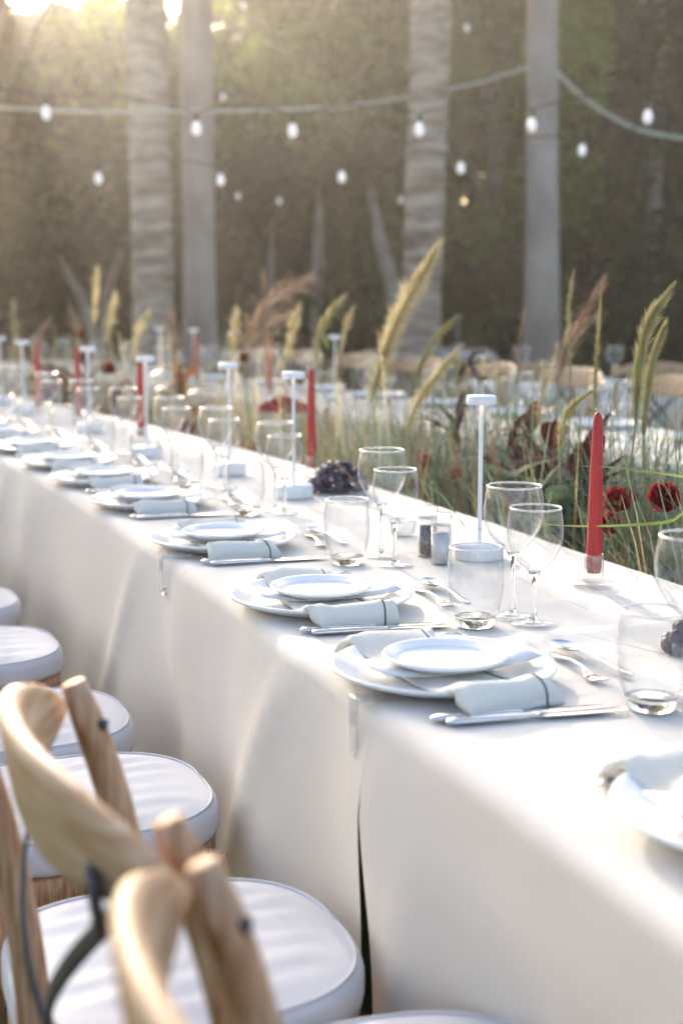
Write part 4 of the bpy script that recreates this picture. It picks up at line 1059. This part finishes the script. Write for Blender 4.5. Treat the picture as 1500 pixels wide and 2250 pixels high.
for px, Y, rz, k, l in ((-30, 15.0, 0, 1.12, 'tall thin leafed tree in front of the sun at upper left'), (345, 15.4, 4, .70, 'thin leafed tree behind the leftmost palm')):
    tree(TS, px, Y, rz, k, l)
# shrubs under the trees
def make_shrub(seed, m_):
    r = np.random.default_rng(seed); o = thing('shrub', 'x', 'shrub')
    cl = [(r.uniform(-.8, .8), r.uniform(-.5, .5), r.uniform(.25, 1.7), r.uniform(.25, .5)) for _ in range(22)]
    obj('stem', mesh('shs', *join(*[tube(bez([(c[0] * .2, c[1] * .2, 0), (c[0] * .6, c[1] * .6, c[2] * .6), c[:3]], 6), np.linspace(.03, .008, 6), 6) for c in cl[::3]])), M['bark'], o)
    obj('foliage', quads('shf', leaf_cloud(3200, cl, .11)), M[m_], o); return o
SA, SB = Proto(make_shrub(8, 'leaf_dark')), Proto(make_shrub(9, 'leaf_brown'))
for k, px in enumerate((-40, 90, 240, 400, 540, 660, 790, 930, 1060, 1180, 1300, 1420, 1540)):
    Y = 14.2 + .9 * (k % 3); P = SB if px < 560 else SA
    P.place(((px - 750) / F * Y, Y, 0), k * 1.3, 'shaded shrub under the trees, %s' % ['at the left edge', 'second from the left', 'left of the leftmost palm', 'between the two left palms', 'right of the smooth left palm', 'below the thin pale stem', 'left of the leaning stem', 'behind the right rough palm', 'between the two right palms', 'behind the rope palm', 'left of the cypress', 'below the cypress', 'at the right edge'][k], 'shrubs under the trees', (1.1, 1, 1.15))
# cypress
o = thing('cypress_tree', 'tall dark green columnar cypress at the right', 'tree', ((1420 - 750) / F * 13.4, 13.4, 0))
obj('trunk', mesh('cyt', *tube([(0, 0, -.1), (0, 0, 2), (0, 0, 4.6)], [.1, .08, .03], 8)), M['bark'], o)
cl = []
for z in np.arange(.3, 4.6, .16):
    for k in range(6): a = rng.uniform(0, 6.28); w_ = .34 * (1 - .35 * (z / 4.6) ** 3); cl.append((w_ * math.cos(a), w_ * math.sin(a), z, .17))
Q = leaf_cloud(11000, cl, .10, 1.0); obj('foliage', quads('cyf', Q), M['cypress'], o)
# the far wood closes the view
v = []
cl = [((rng.uniform(-9, 9)), rng.uniform(20.3, 22.5), rng.uniform(.2, 4.6), rng.uniform(.5, .9)) for _ in range(520)]
tag(obj('far_wood', quads('fw', leaf_cloud(64000, cl, .21)), M['leaf_dark']), 'dark wood closing the view behind the garden trees', 'wood', kind='stuff')
# thin pale stems
def pale_stem(pts, Y, r, label):
    P = [at_y(x, y, Y) for x, y in pts]; d = (P[0] - P[-1]); k = P[-1][2] / max(.2, d[2]); g = P[-1] - d * k * .6; g[2] = -.05
    b = g.copy(); b[2] = 0; o = thing('slender_tree', label, 'tree', tuple(b), 0, 'slender pale trees')
    top = P[0] + (P[0] - P[1]) * .9
    obj('trunk', mesh('sst', *tube(bez([g - b] + [p - b for p in P[::-1]] + [top - b], 16), np.linspace(r * 1.2, r * .5, 16), 8)), M['bark'], o)
    cl = [(top[0] - b[0] + rng.uniform(-.5, .5), rng.uniform(-.4, .4), top[2] + rng.uniform(-.1, .6), .3) for _ in range(8)]
    obj('crown', quads('ssc', leaf_cloud(700, cl, .12)), M['leaf_brown' if pts[0][0] < 500 else 'leaf_dark'], o)
pale_stem([(135, 560), (160, 620), (190, 680)], 12.6, .045, 'slender pale trunk leaning left at far left')
pale_stem([(262, 560), (245, 610), (230, 680)], 12.8, .05, 'slender pale trunk leaning right at far left')
pale_stem([(828, 490), (845, 570), (872, 670)], 12.5, .07, 'pale trunk leaning left beside the right rough palm')
pale_stem([(702, 450), (700, 520), (698, 590)], 13.6, .055, 'thin upright pale trunk in the middle distance')
pale_stem([(598, 520), (597, 560), (595, 610)], 14.0, .035, 'faint thin trunk right of the smooth left palm')

# ---------------------------------------------------------------- rope and string lights
P = [at_y(x, y, Y) for x, y, Y in ((-120, 228, 10.8), (0, 236, 10.8), (200, 246, 10.9), (420, 244, 11.0), (600, 242, 11.1), (760, 234, 11.2), (900, 212, 11.3), (1040, 184, 11.4), (1158, 148, 11.42))]
tag(obj('rope', mesh('rope', *tube(bez(P, 80), .012, 8)), M['rope']), 'thick pale rope sagging from the smooth right palm towards the left edge', 'rope', 'pale ropes')
P = [at_y(x, y, Y) for x, y, Y in ((1221, 156, 11.42), (1262, 198, 11.2), (1320, 243, 11), (1400, 284, 10.8), (1500, 304, 10.6), (1600, 308, 10.5))]
tag(obj('rope', mesh('rope2', *tube(bez(P, 50), .013, 8)), M['rope']), 'thick pale rope sagging from the smooth right palm to the right edge', 'rope', 'pale ropes')
def make_bulb():
    o = thing('light_bulb', 'x', 'bulb')
    obj('glass', mesh('bu', *lathe(smooth_prof([(.0003, -.088), (.012, -.086), (.022, -.074), (.0265, -.058), (.025, -.042), (.017, -.022), (.0125, -.012), (.012, -.006)], 20), 20)), M['bulb'], o)
    obj('socket', mesh('bs', *lathe([(.0003, .034), (.010, .033), (.0145, .026), (.0150, -.008), (.012, -.010), (.0003, -.010)], 16)), M['wire'], o)
    return o
PB = Proto(make_bulb())
rows = [('front', 7.6, [(102, 250), (432, 285), (643, 290), (921, 287), (1168, 277), (1422, 259)], .95), ('middle', 8.8, [(217, 394), (485, 397), (751, 391), (1012, 371), (1278, 332)], .90), ('rear', 13.0, [(66, 482), (523, 432), (614, 443), (880, 440), (978, 326), (833, 326), (490, 214), (535, 14), (1025, 62)], .75)]
for nm, Y, L_p, k in rows:
    top = []
    for i, (px, py) in enumerate(L_p):
        p = at_y(px, py, Y); loc = (p[0], p[1], p[2] + .055 * k)
        PB.place(loc, 0, 'hanging light bulb, %s from the left on the %s string' % (['first', 'second', 'third', 'fourth', 'fifth', 'sixth', 'seventh', 'eighth', 'ninth'][i], nm), 'bulbs on the %s string' % nm, (k, k, k)); top.append(np.array(loc) + np.array([0, 0, .036 * k]))
    if nm == 'rear': chains = [top[0:3], top[3:4] + top[4:5], top[6:7] + top[5:6], top[7:9]]
    else: chains = [top]
    for c_i, c in enumerate(chains):
        c = sorted(c, key=lambda q: q[0]); ends = [c[0] + np.array([-2.2, 0, .25])] + c + [c[-1] + np.array([2.2, 0, .25])]
        W = []
        for a, b in zip(ends[:-1], ends[1:]):
            for u in np.linspace(0, 1, 8)[:-1]: W.append(a * (1 - u) + b * u + np.array([0, 0, .045 * math.sin(math.pi * u)]))
        W.append(ends[-1])
        tag(obj('light_cable', mesh('lc', *tube(W, .0045, 5)), M['wire']), 'thin dark cable carrying the %s string of bulbs%s' % (nm, '' if nm != 'rear' else [', left part', ', right part', ', upper middle part', ', at the top'][c_i]), 'cable', 'string light cables')

# ---------------------------------------------------------------- warm haze volume added to imitate veiling glare
hm = bpy.data.materials.new('haze'); hm.use_nodes = True; N = hm.node_tree.nodes; N.remove(N['Principled BSDF'])
pv = N.new('ShaderNodeVolumePrincipled'); pv.inputs['Color'].default_value = (.97, .89, .81, 1); pv.inputs['Density'].default_value = .0050; pv.inputs['Anisotropy'].default_value = .80
hm.node_tree.links.new(pv.outputs[0], N['Material Output'].inputs['Volume'])
tag(obj('haze', mesh('haze', *box(0, 20, 5.75, 124, 124, 13.5), smooth=False), hm), 'thin haze added for the veiling glare towards the sun', 'haze', kind='stuff')
